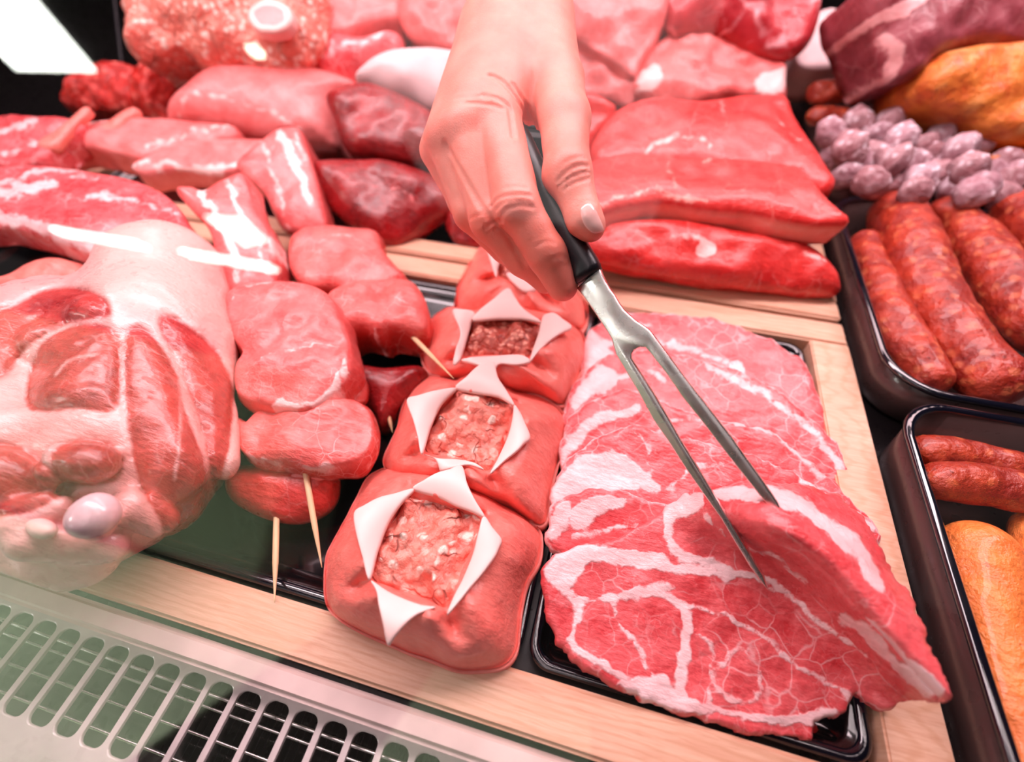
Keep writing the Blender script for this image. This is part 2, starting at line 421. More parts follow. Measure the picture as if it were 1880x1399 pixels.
M['stick'] = plain('bamboo', (244, 206, 160), .55, bumps=.1, bscale=300)
M['handle'] = plain('black_handle', (16, 12, 20), .38, bumps=.08, bscale=900)
def mince(name, a, b, w, sc=230):
    m = NT(name); wp = m.warp(120, .004); cell = m.vor(sc, 'F1', wp, 'Color'); dd = m.vor(sc, 'F1', wp)
    c = m.mix(m.mapr(m.noise(90, 4, .6), .35, .65), s2l(b), s2l(a))
    bw = m.n('ShaderNodeRGBToBW'); m.l(cell, bw.inputs[0])
    c = m.mix(m.mth('MULTIPLY', m.mapr(bw.outputs[0], .55, .62), m.mapr(dd, .35, .6, 1, 0, True)), c, s2l(w))
    c = m.mix(m.mapr(dd, .5, .95, 0, .55), c, s2l(tuple(v * .75 for v in b)))
    ck = m.mapr(m.vor(sc * .28, 'DISTANCE_TO_EDGE', m.warp(90, .012)), 0, .05, 1, 0, True); ck = m.mth('MULTIPLY', ck, m.mapr(m.noise(70, 2), .45, .6))
    c = m.mix(m.mth('MULTIPLY', ck, .4), c, s2l(tuple(v * .62 for v in b)))
    m.setb(Base_Color=c, Roughness=.35, Coat_Weight=.3, Coat_Roughness=.2)
    hh = m.mth('SUBTRACT', m.mth('SUBTRACT', m.noise(260, 4, .7), m.mth('MULTIPLY', dd, 1.2)), m.mth('MULTIPLY', ck, .9))
    m.setb(Normal=m.bump(hh, .9, .002)); return m.m
M['mince'] = mince('pork_mince', (252, 164, 146), (242, 120, 104), (255, 226, 212), 170)
M['mincedark'] = mince('seasoned_mince', (206, 104, 86), (170, 60, 46), (236, 160, 140), 260)
M['redmince'] = mince('red_beef_mince', (240, 50, 40), (206, 24, 20), (255, 110, 100), 120)
def sausage(name, a, b, sp, sc=140, rough=.35, spk=.6):
    m = NT(name); c = m.mix(m.mapr(m.noise(60, 4, .6), .35, .65), s2l(b), s2l(a)); w = m.warp(90, .006)
    d = m.vor(sc, 'F1', w); cell = m.vor(sc, 'F1', w, 'Color'); bw = m.n('ShaderNodeRGBToBW'); m.l(cell, bw.inputs[0])
    c = m.mix(m.mth('MULTIPLY', m.mth('MULTIPLY', m.mapr(bw.outputs[0], .55, .65), m.mapr(d, .25, .6, 1, 0, True)), spk), c, s2l(sp))
    c = m.mix(m.mapr(m.noise(220, 2, .5), .66, .74, 0, .5), c, s2l(tuple(v * .35 for v in b)))
    m.setb(Base_Color=c, Roughness=rough, Coat_Weight=.2, Normal=m.bump(m.mth('ADD', m.noise(180, 4, .65), m.mth('MULTIPLY', m.noise(60, 3), 1.6)), .8, .0028)); return m.m
M['sausage'] = sausage('coarse_red_sausage', (190, 62, 38), (134, 26, 18), (222, 120, 80), spk=.5, rough=.4)
M['sausagedark'] = sausage('spiced_dark_sausage', (182, 66, 38), (140, 34, 22), (214, 110, 66), 180)
M['orange'] = sausage('smooth_orange_sausage', (244, 140, 66), (232, 116, 50), (246, 160, 90), 60, .36, .3)
M['roast'] = sausage('smoked_roast', (238, 140, 60), (206, 90, 36), (246, 190, 120), 40, .4, .6)
M['salami'] = sausage('mould_dusted_salami', (196, 156, 162), (140, 86, 92), (236, 214, 222), 160, .8, .8)
M['fig'] = sausage('mould_dusted_salami_grey', (206, 176, 184), (160, 112, 122), (240, 222, 230), 180, .85, .8)
def skin():
    m = NT('hand_skin'); c = m.mix(m.mapr(m.noise(28, 4, .6), .35, .65), s2l((222, 122, 106)), s2l((234, 146, 130)))
    c = m.mix(m.mapr(m.attr('red'), 0, 1, 0, .3), c, s2l((236, 112, 98)))
    m.setb(Base_Color=c, Roughness=.48, Subsurface_Weight=.35, Subsurface_Radius=(.006, .002, .0012), Subsurface_Scale=1.0)
    h = m.mth('ADD', m.vor(700, 'DISTANCE_TO_EDGE'), m.mth('MULTIPLY', m.noise(900, 3), .5)); h = m.mth('ADD', h, m.mth('MULTIPLY', m.noise(160, 3), 1.2))
    m.setb(Normal=m.bump(h, .22, .0005)); return m.m
M['skin'] = skin(); M['nail'] = plain('nail', (252, 190, 182), .22, coat=.6)
def glass():
    m = NT('counter_glass'); t = m.n('ShaderNodeBsdfTransparent'); t.inputs[0].default_value = (.985, .995, .99, 1)
    g = m.n('ShaderNodeBsdfGlossy'); g.inputs['Roughness'].default_value = 0.0; g.inputs[0].default_value = (.96, 1, .97, 1)
    f = m.n('ShaderNodeFresnel'); ge = m.n('ShaderNodeNewGeometry')
    m.l(m.mapr(ge.outputs['Backfacing'], 0, 1, 1.45, 1 / 1.45), f.inputs['IOR'])
    x = m.n('ShaderNodeMixShader'); m.l(f.outputs[0], x.inputs[0]); m.l(t.outputs[0], x.inputs[1]); m.l(g.outputs[0], x.inputs[2]); m.l(x.outputs[0], m.out.inputs['Surface']); return m.m
M['glass'] = glass()
def emit(name, col, st):
    m = NT(name); m.setb(Base_Color=(0, 0, 0, 1), Emission_Color=col, Emission_Strength=st, Roughness=1.0); m.b.inputs['Specular IOR Level'].default_value = 0; return m.m

#@@SCENE
# ================================================================ the counter itself
cnt = empty('display_counter', (0, .3, -.06), 'refrigerated deli display counter with dark deck, pale front rail and slotted air grille', 'counter')
boxmesh('deck', (-1.6, .008, -.03), (1.7, 1.9, 0), M['deck'], cnt, .001)
boxmesh('front_rail', (-1.3, -.0085, -.02), (1.3, .0035, .0135), M['rail'], cnt, .0025, 3)
def grille():
    bm = bmesh.new(); y0, y1 = -.0500, -.0112; p = .0159; w = .0126; X0 = -.62; n = 78; top = .0; Ya, Yb = -.066, -.0015
    # slotted plate: outer strips plus bars with rounded slot ends
    outer = []
    polys = []; rr = w * .34
    def V(x, y): return bm.verts.new((x, y, top))
    for i in range(n):
        xa = X0 + i * p; xc = xa + p / 2; xl, xr = xc - w / 2, xc + w / 2
        slot = []
        k = 5
        for cx, cy, a0 in ((xr - rr, y1 - rr, 0), (xl + rr, y1 - rr, 90), (xl + rr, y0 + rr, 180), (xr - rr, y0 + rr, 270)):
            for j in range(k + 1):
                a = math.radians(a0 + 90 * j / k); slot.append((cx + rr * math.cos(a), cy + rr * math.sin(a)))
        cell = []
        for cx, cy, a0 in ((xa + p, Yb, 0), (xa, Yb, 90), (xa, Ya, 180), (xa + p, Ya, 270)):
            for j in range(k + 1): cell.append((cx, cy))
        sv = [V(*q) for q in slot]; cc = {}
        cv = []
        for q in cell:
            if q not in cc: cc[q] = V(*q)
            cv.append(cc[q])
        L = len(sv)
        for j in range(L):
            a, b, c, d = sv[j], sv[(j + 1) % L], cv[(j + 1) % L], cv[j]
            f = [a, b, c] if c is d else [a, b, c, d]
            bm.faces.new(f)
    bmesh.ops.remove_doubles(bm, verts=bm.verts, dist=1e-6)
    bmesh.ops.recalc_face_normals(bm, faces=bm.faces)
    if bm.faces[0].normal.z < 0: bmesh.ops.reverse_faces(bm, faces=bm.faces)
    r = bmesh.ops.extrude_face_region(bm, geom=bm.faces[:])
    for v in [g for g in r['geom'] if isinstance(g, bmesh.types.BMVert)]: v.co.z -= .0022
    bmesh.ops.recalc_face_normals(bm, faces=bm.faces)
    bm.verts.index_update()
    o = link_mesh('air_grille', [tuple(v.co) for v in bm.verts], [[v.index for v in f.verts] for f in bm.faces], M['enamel'], cnt, smooth=False); bm.free()
    b = o.modifiers.new('bevel', 'BEVEL'); b.width = .0007; b.segments = 2; b.limit_method = 'ANGLE'; b.angle_limit = math.radians(50)
grille()
boxmesh('front_ledge', (-1.3, -.1, -.02), (1.3, -.066, -.003), M['steel'], cnt, .003, 3)
boxmesh('glass_channel', (-1.3, -.084, -.003), (1.3, -.07, .006), M['enamel'], cnt, .002, 2)
boxmesh('duct_floor', (-1.3, -.1, -.075), (1.3, .008, -.07), M['deck'], cnt)
boxmesh('duct_back', (-1.3, .001, -.07), (1.3, .006, -.02), M['deck'], cnt)
for i, (y, z) in enumerate(((-.018, -.012), (-.024, -.024), (-.036, -.03), (-.048, -.03))):
    tube('duct_wire', [(-1.2, y, z), (0, y, z), (1.2, y, z)], .0009, M['steel'], cnt, seg=8, n=6, roundend=False)
bm_ridge = []
def ridged():
    V = []; Fc = []; n = 130
    for i in range(n * 4):
        x = -.7 + i * .0024; z = -.062 + (.004 if i % 2 else 0); V += [(x, -.062, z), (x, -.004, z)]
    for i in range(n * 4 - 1): Fc.append((2 * i, 2 * i + 1, 2 * i + 3, 2 * i + 2))
    link_mesh('evaporator_fins', V, Fc, M['smoke'], cnt, smooth=False)
ridged()

# ================================================================ boards and trays
def frame(name, x0, x1, y0, y1, w, z1, label, wr=None, z0=.001):
    t = empty(name, ((x0 + x1) / 2, (y0 + y1) / 2, z0), label, 'serving board')
    wr = wr or w; b = .0018
    boxmesh('front_edge', (x0, y0, z0), (x1, y0 + w, z1), M['wood'], t, b, 3)
    boxmesh('rear_edge', (x0, y1 - w, z0), (x1, y1, z1), M['wood'], t, b, 3)
    boxmesh('side_edge', (x1 - wr, y0 + w, z0), (x1, y1 - w, z1), M['woodv'], t, .001, 2)
    boxmesh('side_edge', (x0, y0 + w, z0), (x0 + wr, y1 - w, z1), M['woodv'], t, .001, 2)
    return t
frame('wooden_tray_frame', -.62, .183, .006, .3225, .0245, .018, 'pale wooden frame board round the front trays of pork, skewers and meat parcels', .0275)
frame('wooden_tray_frame', -.62, .183, .3275, .66, .022, .018, 'pale wooden frame board at the back under the red beef slabs')

def tray(name, x0, x1, y0, y1, zf, zr, rad, label, wall=.0025, lip=.004, draft=.006, m1=None, m2=None):
    """dish with rounded corners: wall and rim lofted as one body, lip as a child part"""
    def rr(x0, x1, y0, y1, r, k=8):
        o = []
        for cx, cy, a0 in ((x1 - r, y1 - r, 0), (x0 + r, y1 - r, 90), (x0 + r, y0 + r, 180), (x1 - r, y0 + r, 270)):
            for j in range(k + 1):
                a = math.radians(a0 + 90 * j / k); o.append((cx + r * math.cos(a), cy + r * math.sin(a)))
        return o
    def ring(ins, z): return [(x, y, z) for x, y in rr(x0 + ins, x1 - ins, y0 + ins, y1 - ins, max(rad - ins * .6, .004))]
    def loft(rings, capa, capb, closed=False):
        V = [p for r in rings for p in r]; n = len(rings[0]); Fc = []
        for i in range(len(rings) - (0 if closed else 1)):
            a, b = i, (i + 1) % len(rings)
            for j in range(n): k = (j + 1) % n; Fc.append((a * n + j, a * n + k, b * n + k, b * n + j))
        if capa: Fc.append(tuple(range(n)))
        if capb: Fc.append(tuple(range((len(rings) - 1) * n, len(rings) * n)))
        return V, Fc
    t = empty(name, ((x0 + x1) / 2, (y0 + y1) / 2, zf), label, 'tray')
    V, Fc = loft([ring(draft + .002, zf), ring(draft, zf + .003), ring(lip * .6, zr - .003), ring(lip * .6 + wall, zr - .003), ring(draft + wall + .001, zf + .006), ring(draft + wall + .005, zf + .003)], True, True)
    o = link_mesh('dish', V, Fc, m1 or M['black'], t); 
    V, Fc = loft([ring(0, zr - .003), ring(0, zr - .001), ring(.001, zr), ring(lip, zr), ring(lip + .0012, zr - .001), ring(lip + .0012, zr - .003)], False, False, True)
    link_mesh('rim', V, Fc, m2 or M['blackrim'], t); return t
tray('black_tray', -.59, -.0385 + .03, .0335, .2955, .001, .014, .012, 'shallow glossy black tray under the skewers and meat parcels in the front board')
tray('black_tray', -.0055, .1525, .0335, .2955, .001, .014, .012, 'shallow glossy black tray under the fanned marbled neck chops')
tray('black_tray', -.59, .158, .352, .636, .001, .014, .012, 'shallow black tray under the beef and pork cuts on the back board')
tray('deep_black_tray', .186, .44, .238, .485, .001, .042, .035, 'deep black tray holding the coarse red sausages', m1=M['smoke'])
tray('deep_black_tray', .186, .44, -.042, .232, .001, .042, .03, 'deep black tray in the lower right corner with orange sausages', m1=M['smoke'])
tray('deep_black_tray', .19, .56, .495, .86, .001, .052, .04, 'deep black tray of white mould-dusted little salamis', m1=M['smoke'])

# ================================================================ neck chops fanned on their tray
def slope(y0, z0, y1, z1):
    return lambda px: np.clip(z0 + (px[:, 1] - y0) * (z1 - z0) / (y1 - y0), min(z0, z1), max(z0, z1))
chops = [
 ([(1074,620),(1100,590),(1150,572),(1220,570),(1290,578),(1360,596),(1420,622),(1468,650),(1488,676),(1500,715),(1520,750),(1540,790),(1480,850),(1300,830),(1100,760),(1066,690)],
  .021, 'rearmost neck chop of the fan, mostly covered, by the frame corner',
  [('line',[(1085,640),(1150,625),(1217,628),(1307,655),(1370,690)],5),('poly',[(1075,600),(1105,625),(1130,660),(1110,700),(1072,700)]),('line',[(1130,600),(1200,598)],2)]),
 ([(1062,690),(1100,655),(1160,640),(1240,645),(1310,662),(1380,688),(1440,720),(1490,762),(1530,800),(1556,850),(1560,900),(1450,930),(1200,880),(1040,800),(1045,730)],
  .024, 'second neck chop from the back of the fan, white fat at its left end',
  [('poly',[(1050,730),(1075,690),(1110,672),(1140,690),(1130,712),(1080,730),(1050,760)]),('line',[(1130,700),(1180,680),(1215,700)],4),('line',[(1300,672),(1400,720),(1500,800),(1550,870)],6),('line',[(1200,740),(1310,770),(1340,830)],2)]),
 ([(1040,775),(1062,745),(1100,725),(1160,712),(1220,735),(1300,762),(1370,776),(1420,790),(1480,835),(1530,880),(1580,930),(1600,960),(1500,990),(1250,950),(1060,880),(1028,830)],
  .028, 'third neck chop in the fan with broad white fat seam under the fork',
  [('line',[(1035,830),(1070,790),(1110,768),(1170,752)],10),('line',[(1318,772),(1403,785),(1460,820),(1510,880)],6),('line',[(1180,830),(1230,780),(1290,765)],3),('line',[(1400,850),(1480,900),(1560,950)],4)]),
 ([(1022,880),(1040,845),(1090,805),(1150,780),(1220,790),(1300,810),(1380,830),(1450,860),(1510,895),(1560,930),(1615,965),(1600,1010),(1400,1040),(1200,980),(1040,950),(1010,920)],
  .031, 'fourth neck chop in the fan, thick pale fat on its left rim',
  [('poly',[(1018,890),(1050,850),(1100,830),(1150,835),(1185,870),(1215,905),(1150,900),(1090,905),(1060,930),(1020,950),(1006,920)]),('line',[(1190,870),(1190,820),(1160,790)],3),('line',[(1230,900),(1270,860),(1330,850)],3),('line',[(1480,880),(1550,930),(1600,970)],8)]),
 ([(1008,960),(1012,925),(1045,905),(1090,893),(1150,900),(1210,920),(1300,930),(1350,980),(1300,1060),(1100,1060),(1020,1010),(1002,985)],
  .034, 'fifth neck chop, just behind the front one, with ragged white fat lump',
  [('poly',[(1052,930),(1090,915),(1140,915),(1150,925),(1110,940),(1085,960),(1065,972),(1050,958)]),('poly',[(1003,960),(1030,920),(1050,915),(1045,960),(1030,985),(1010,990)]),('line',[(1060,985),(1130,970),(1200,960)],4)]),
]
for i, (ol, z, lab, fat) in enumerate(chops):
    ymin = min(p[1] for p in ol); ymax = max(p[1] for p in ol)
    o = cut('neck_chop', ol, M['neck'], zf=slope(ymin, z + .007, ymax, z - .010), H=.007, r=12, e=.0028, h=8, amp=.0012, ns=70, jag=4, fat=fat + [], rim=3, seed=20 + i)
    tag(o, 'raw ' + lab, 'meat', 'fanned neck chops')
# front chop, its far half lifted by the fork
F_out = [(1000,1040),(1030,1012),(1070,996),(1130,985),(1190,955),(1228,922),(1280,897),(1330,885),(1390,878),(1470,884),(1540,908),(1600,965),(1640,1045),(1680,1095),(1705,1170),(1735,1222),(1752,1262),(1745,1288),(1700,1284),(1660,1285),(1630,1303),(1600,1290),(1575,1270),(1560,1290),(1548,1312),(1500,1322),(1490,1358),(1440,1350),(1390,1350),(1330,1330),(1255,1312),(1200,1290),(1120,1255),(1060,1220),(1015,1160),(998,1100)]
ridge = np.array([(1235,925),(1330,935),(1430,965),(1520,1020),(1600,1110),(1680,1200),(1745,1270)], float)
def lift(px):
    z0 = slope(900, .043, 1340, .020)(px)
    d = seg_dist(px, smooth_open(ridge, 50), False)
    along = np.clip((px[:, 0] - 1200) / 250, 0, 1); along = along * along * (3 - 2 * along)
    below = px[:, 1] > np.interp(px[:, 0], ridge[:, 0], ridge[:, 1])
    wd = np.where(below, 58, 100)
    b = np.exp(-(d / wd) ** 2)
    return z0 + .041 * along * b
FF = [('poly',[(1000,1045),(1028,1015),(1070,1000),(1130,1008),(1180,1010),(1235,1028),(1290,1040),(1350,1050),(1390,1062),(1350,1062),(1290,1060),(1225,1050),(1160,1042),(1090,1035),(1062,1060),(1048,1085),(1068,1098),(1130,1092),(1190,1075),(1222,1068),(1240,1080),(1200,1090),(1130,1105),(1075,1108),(1062,1130),(1040,1100),(1015,1075)]),
 ('line',[(1050,1090),(1060,1130),(1050,1180),(1090,1215),(1130,1240),(1200,1290)],6),
 ('line',[(1195,1085),(1230,1098),(1262,1130),(1260,1190),(1250,1240),(1262,1290)],9),
 ('line',[(1220,1095),(1300,1120),(1390,1160),(1460,1220),(1560,1280)],3.5),
 ('line',[(1130,1100),(1135,1140),(1170,1180),(1190,1230),(1215,1240)],3),
 ('line',[(1260,1150),(1300,1180),(1310,1210)],2.5),
 ('line',[(1380,1190),(1340,1200),(1315,1240),(1325,1275),(1370,1290),(1395,1265),(1395,1225),(1370,1192)],2.5),
 ('line',[(1310,1210),(1305,1260),(1300,1300)],2.5),
 ('poly',[(1175,1245),(1215,1240),(1250,1270),(1330,1305),(1450,1310),(1540,1300),(1490,1330),(1390,1325),(1300,1310),(1240,1305),(1130,1258)]),
 ('poly',[(1222,930),(1250,905),(1285,905),(1290,930),(1265,945),(1235,955)]),
 ('line',[(1232,950),(1225,985),(1240,1015),(1300,1035),(1400,1065)],8),
 ('poly',[(1300,900),(1390,893),(1450,905),(1530,950),(1590,1010),(1625,1090),(1600,1080),(1560,1020),(1500,960),(1420,925),(1340,915)]),
 ('line',[(1380,1000),(1440,1020),(1490,1070)],3),('line',[(1330,980),(1300,960),(1290,940)],2.5),('line',[(1400,1065),(1450,1090),(1500,1140),(1600,1200)],5),
 ('line',[(1560,1130),(1620,1170),(1680,1230),(1720,1265)],11)]
o = cut('neck_chop', F_out, M['neck'], zf=lift, H=.0055, r=10, e=.0024, h=6.5, amp=.0010, ns=80, jag=5, fat=FF, seed=31)
tag(o, 'large marbled neck chop at the front, its right half lifted on the fork tines', 'meat', 'fanned neck chops')
o = cut('meat_scrap', [(1385,1340),(1430,1322),(1480,1318),(1505,1330),(1500,1352),(1470,1364),(1420,1358)], M['beef'], zb=.008, tilt=0, H=.006, r=12, amp=.003, ns=200, jag=5, h=6, seed=5)
tag(o, 'small ragged red scrap hanging below the front neck chop', 'meat')

# ================================================================ wrapped meat parcels
def star_r(poly, c, th):
    a = np.asarray(poly, float) - c; b = np.roll(a, -1, 0); out = np.zeros(len(th))
    for i, t in enumerate(th):
        d = np.array([math.cos(t), math.sin(t)]); best = 0
        den = d[0] * (b[:, 1] - a[:, 1]) - d[1] * (b[:, 0] - a[:, 0])
        with np.errstate(all='ignore'):
            s = (a[:, 0] * (b[:, 1] - a[:, 1]) - a[:, 1] * (b[:, 0] - a[:, 0])) / den; k = (a[:, 0] * d[1] - a[:, 1] * d[0]) / den
        ok = (k >= -1e-6) & (k <= 1 + 1e-6) & (s > 0); out[i] = s[ok].max() if ok.any() else 1
    return out
def bundle(outer, opening, flaps, label, zt, ze, mmat, seed, corners):
    c = np.mean(np.asarray(opening, float), 0); N = 220; th = np.linspace(0, 2 * math.pi, N, endpoint=False)
    Ro = star_r(smooth_closed(outer, 6), c, th); Ri = star_r(resample(np.asarray(opening, float), 6), c, th)
    k = np.ones(9) / 9
    Ri = np.convolve(np.r_[Ri[-4:], Ri, Ri[:4]], k, 'valid'); Ro = np.convolve(np.r_[Ro[-2:], Ro, Ro[:2]], np.ones(5) / 5, 'valid')
    D = np.stack([np.cos(th), np.sin(th)], -1)
    base = atz([c], 0.006)[0]
    root = empty('meat_parcel', (float(base[0]), float(base[1]), .004), label, 'stuffed meat', 'wrapped mince parcels')
    prof = [(-.22, zt - .016), (-.13, zt - .010), (-.06, zt - .005), (-.015, zt - .001), (.03, zt + .001), (.1, zt + .0015), (.2, zt + .0008), (.32, zt - .0005), (.45, zt - .003), (.58, zt - .0065), (.7, zt - .0115), (.8, zt - .017), (.88, zt - .0225), (.94, zt - .028), (.98, zt - .034), (1.0, ze)]
    ca = [math.atan2(q[1] - c[1], q[0] - c[0]) for q in corners]
    rings = []
    pr = smooth_open(prof, 44); prof = [tuple(q) for q in pr]
    for w, z in prof:
        R = Ri + (Ro - Ri) * w if w >= 0 else Ri * (1 + w)
        px = c + D * R[:, None]
        win = np.clip(1 - abs(w - .25) / .45, 0, 1)
        dz = np.zeros(N)
        for a in ca:
            da = np.angle(np.exp(1j * (th - a))); dz -= .0085 * np.exp(-(da / .12) ** 2) * win
            dz += .0040 * np.exp(-((da - .34) / .16) ** 2) * win + .0030 * np.exp(-((da + .34) / .16) ** 2) * win
        rings.append(atz(px, z + dz))
    E = rings[-1]; cc = E.mean(0)
    zb = .0045
    for f, s in ((.35, 1.005), (.65, .99), (.88, .95), (1, .85)):
        Q = cc + (E - cc) * s; Q[:, 2] = E[:, 2] + (zb - E[:, 2]) * f; rings.append(Q)
    V = np.vstack(rings); V = V + np.array([0, 0, 1]) * (fbm(V, 45, seed, 3) * .0016)[:, None]
    V[:, :2] += (np.stack([vnoise(V, 55, seed + 1), vnoise(V, 55, seed + 2)], -1)) * .0015
    Fc = []
    for i in range(len(rings) - 1):
        for j in range(N): q = (j + 1) % N; Fc.append((i * N + j, i * N + q, (i + 1) * N + q, (i + 1) * N + j))
    Fc.append(tuple(range((len(rings) - 1) * N, len(rings) * N)))
    w = link_mesh('meat_wrap', V, Fc, M['wrap'], root, {'fatd': np.full(len(V), 3.0), 'side': np.zeros(len(V))})
    op = c + (np.asarray(opening, float) - c) * 1.04
    o = cut('mince_filling', op, mmat, zf=lambda p: np.full(len(p), zt - .007), H=.012, r=26, e=.004, h=4.5, dome=.007, amp=.0042, ns=120, parent=root, seed=seed, K=2)
    for i, f in enumerate(flaps):
        f = np.asarray(f, float)
        def zf(p, f=f):
            dd = np.linalg.norm(p - c, axis=1); rin = np.linalg.norm(f - c, axis=1); t = np.clip((dd - rin.min()) / (rin.max() - rin.min() + 1e-6), 0, 1)
            return zt + .0035 + .0045 * np.sin(t * math.pi * .8) - .002 * t
        o = cut('lard_flap', f, M['lard'], zf=zf, H=.0022, r=4, e=.0009, h=5, parent=root, K=2, seed=i)
    return root
bundle([(666,886),(634,950),(612,985),(595,1022),(594,1087),(600,1115),(620,1136),(665,1162),(716,1184),(755,1205),(798,1218),(840,1230),(873,1234),(917,1233),(947,1207),(952,1170),(956,1130),(969,1065),(990,1035),(998,1010),(997,979),(981,953),(955,935),(925,924),(895,895),(870,870),(840,850),(790,848),(740,853),(700,860)],
 [(757,898),(888,948),(873,1010),(822,1125),(790,1108),(740,1095),(678,1064),(690,1010),(720,950)],
 [[(649,940),(668,926),(695,912),(722,905),(760,896),(735,925),(712,960),(693,1010),(677,1064),(664,1020),(652,975)],
  [(757,897),(778,880),(801,867),(825,860),(848,854),(858,887),(873,918),(890,948),(865,938),(838,928),(805,912)],
  [(888,946),(905,968),(921,989),(916,1005),(908,1022),(886,1052),(862,1080),(842,1105),(820,1128),(832,1095),(850,1060),(868,1015),(878,975)],
  [(680,1064),(690,1085),(694,1110),(702,1145),(711,1184),(724,1168),(742,1147),(765,1128),(800,1114),(775,1110),(745,1100),(712,1085)]],
 'stuffed meat parcel nearest the front, its tip resting over the wooden board', .052, .024, M['mince'], 3, [(757,898),(888,948),(822,1127),(677,1064)])
bundle([(704,851),(712,820),(729,784),(732,760),(738,738),(755,709),(776,689),(806,689),(835,700),(852,685),(876,668),(909,664),(928,690),(945,712),(975,722),(1002,731),(1033,751),(1043,774),(1041,815),(1028,855),(1018,890),(1012,920),(1002,967),(975,962),(950,940),(880,925),(800,910),(730,880)],
 [(837,713),(890,722),(944,743),(938,790),(920,830),(899,868),(850,848),(800,842),(774,832),(782,790),(805,748)],
 [[(746,733),(768,724),(801,715),(838,711),(820,730),(806,748),(790,784),(774,833),(766,800),(758,770)],
  [(836,711),(856,690),(876,671),(892,666),(907,663),(914,690),(928,712),(945,743),(915,727),(880,721)],
  [(944,741),(955,755),(963,772),(974,801),(963,812),(950,826),(925,846),(899,869),(915,838),(932,800),(941,765)],
  [(777,832),(795,838),(803,850),(809,864),(830,858),(860,852),(889,861),(870,848),(840,842),(805,840)]],
 'second stuffed meat parcel from the front, touching the neck chops', .050, .024, M['mince'], 7, [(837,713),(944,743),(899,868),(774,832)])
bundle([(772,642),(778,612),(791,582),(808,570),(828,562),(850,568),(880,560),(910,540),(940,532),(975,552),(1010,560),(1050,590),(1074,615),(1079,653),(1068,680),(1059,700),(1040,746),(1010,738),(988,728),(932,725),(880,712),(839,700),(808,696),(785,680)],
 [(869,585),(930,588),(997,592),(990,625),(973,661),(910,654),(843,658),(852,625)],
 [[(830,569),(848,566),(866,569),(872,576),(864,595),(857,620),(845,658),(831,668),(836,640),(845,608)],
  [(868,586),(880,568),(905,548),(932,527),(945,543),(962,566),(994,589),(960,584),(915,584)],
  [(996,580),(1005,574),(1018,573),(1035,585),(1051,599),(1032,609),(1012,622),(990,642),(972,663),(978,640),(988,612)],
  [(843,660),(868,654),(905,652),(955,650),(974,662),(950,668),(915,667),(905,690),(885,672),(860,664)]],
 'third stuffed meat parcel from the front, open top facing the fork hand', .048, .022, M['mincedark'], 11, [(869,585),(997,590),(973,661),(843,658)])
bundle([(832,570),(836,540),(846,515),(862,480),(880,455),(900,445),(940,445),(985,470),(1020,505),(1055,530),(1077,556),(1076,595),(1060,610),(1000,610),(930,600),(870,590)],
 [(908,462),(955,468),(995,500),(985,525),(945,520),(912,508)],
 [[(893,446),(912,444),(928,450),(920,470),(914,490),(911,508),(903,485)],
  [(930,500),(955,502),(975,515),(984,530),(965,535),(945,520)]],
 'rearmost stuffed meat parcel, half hidden under the fingertips', .044, .020, M['mincedark'], 13, [(908,462),(990,490),(980,525),(912,508)])

# ================================================================ skewers
def stick(parent, a, b, r=.0017):
    """a,b: (px,py,z) - b is the pointed end"""
    A = atz([a[:2]], a[2])[0]; B = atz([b[:2]], b[2])[0]
    return tube('wooden_stick', [A, A * .6 + B * .4, A * .12 + B * .88, B], [r, r, r, r * .95, r * .55, r * .12], M['stick'], parent, seg=12, n=24, roundend=False)
def skewer(label, chunks, sticks):
    p0 = atz([chunks[0][1][0]], .01)[0]
    root = empty('meat_skewer', (float(p0[0]), float(p0[1]), .004), label, 'skewer', 'raw pork skewers')
    for nm, ol, kw in chunks: cut(nm, ol, kw.pop('mat', M['loinside']), parent=root, **kw)
    for s in sticks: stick(root, *s)
skewer('raw pork skewer farthest back, two chunky cubes, its point toward the parcels', [
 ('meat_chunk', [(528,440),(545,420),(590,408),(640,412),(690,420),(700,450),(722,480),(742,505),(690,525),(640,528),(600,520),(560,520),(530,490)], dict(zb=.046, tilt=8, H=.03, r=16, e=.0045, dome=.004, amp=.003, ns=60, bulge=.002, seed=2, fat=[('line',[(590,450),(640,440),(680,450)],1)])),
 ('meat_chunk', [(596,545),(612,525),(650,512),(700,508),(750,510),(775,535),(786,570),(780,600),(745,595),(715,592),(700,600),(660,590),(625,600),(610,570)], dict(zb=.052, tilt=0, H=.034, r=14, e=.004, dome=.003, amp=.003, ns=60, bulge=.001, taper=.02, seed=3, fibre=.001, fat=[('line',[(692,600),(690,640),(685,670)],3),('line',[(740,600),(735,650)],1)]))],
 [((735,595,.036), (833,695,.049)), ((560,545,.03), (505,478,.028))])
skewer('raw pork skewer under the chunky cubes, only a dark lump and thin point showing', [
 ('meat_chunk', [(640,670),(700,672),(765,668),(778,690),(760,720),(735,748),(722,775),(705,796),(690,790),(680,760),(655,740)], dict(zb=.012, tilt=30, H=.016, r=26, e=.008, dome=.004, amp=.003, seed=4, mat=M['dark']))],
 [((710,750,.02), (721,795,.014), .0013)])
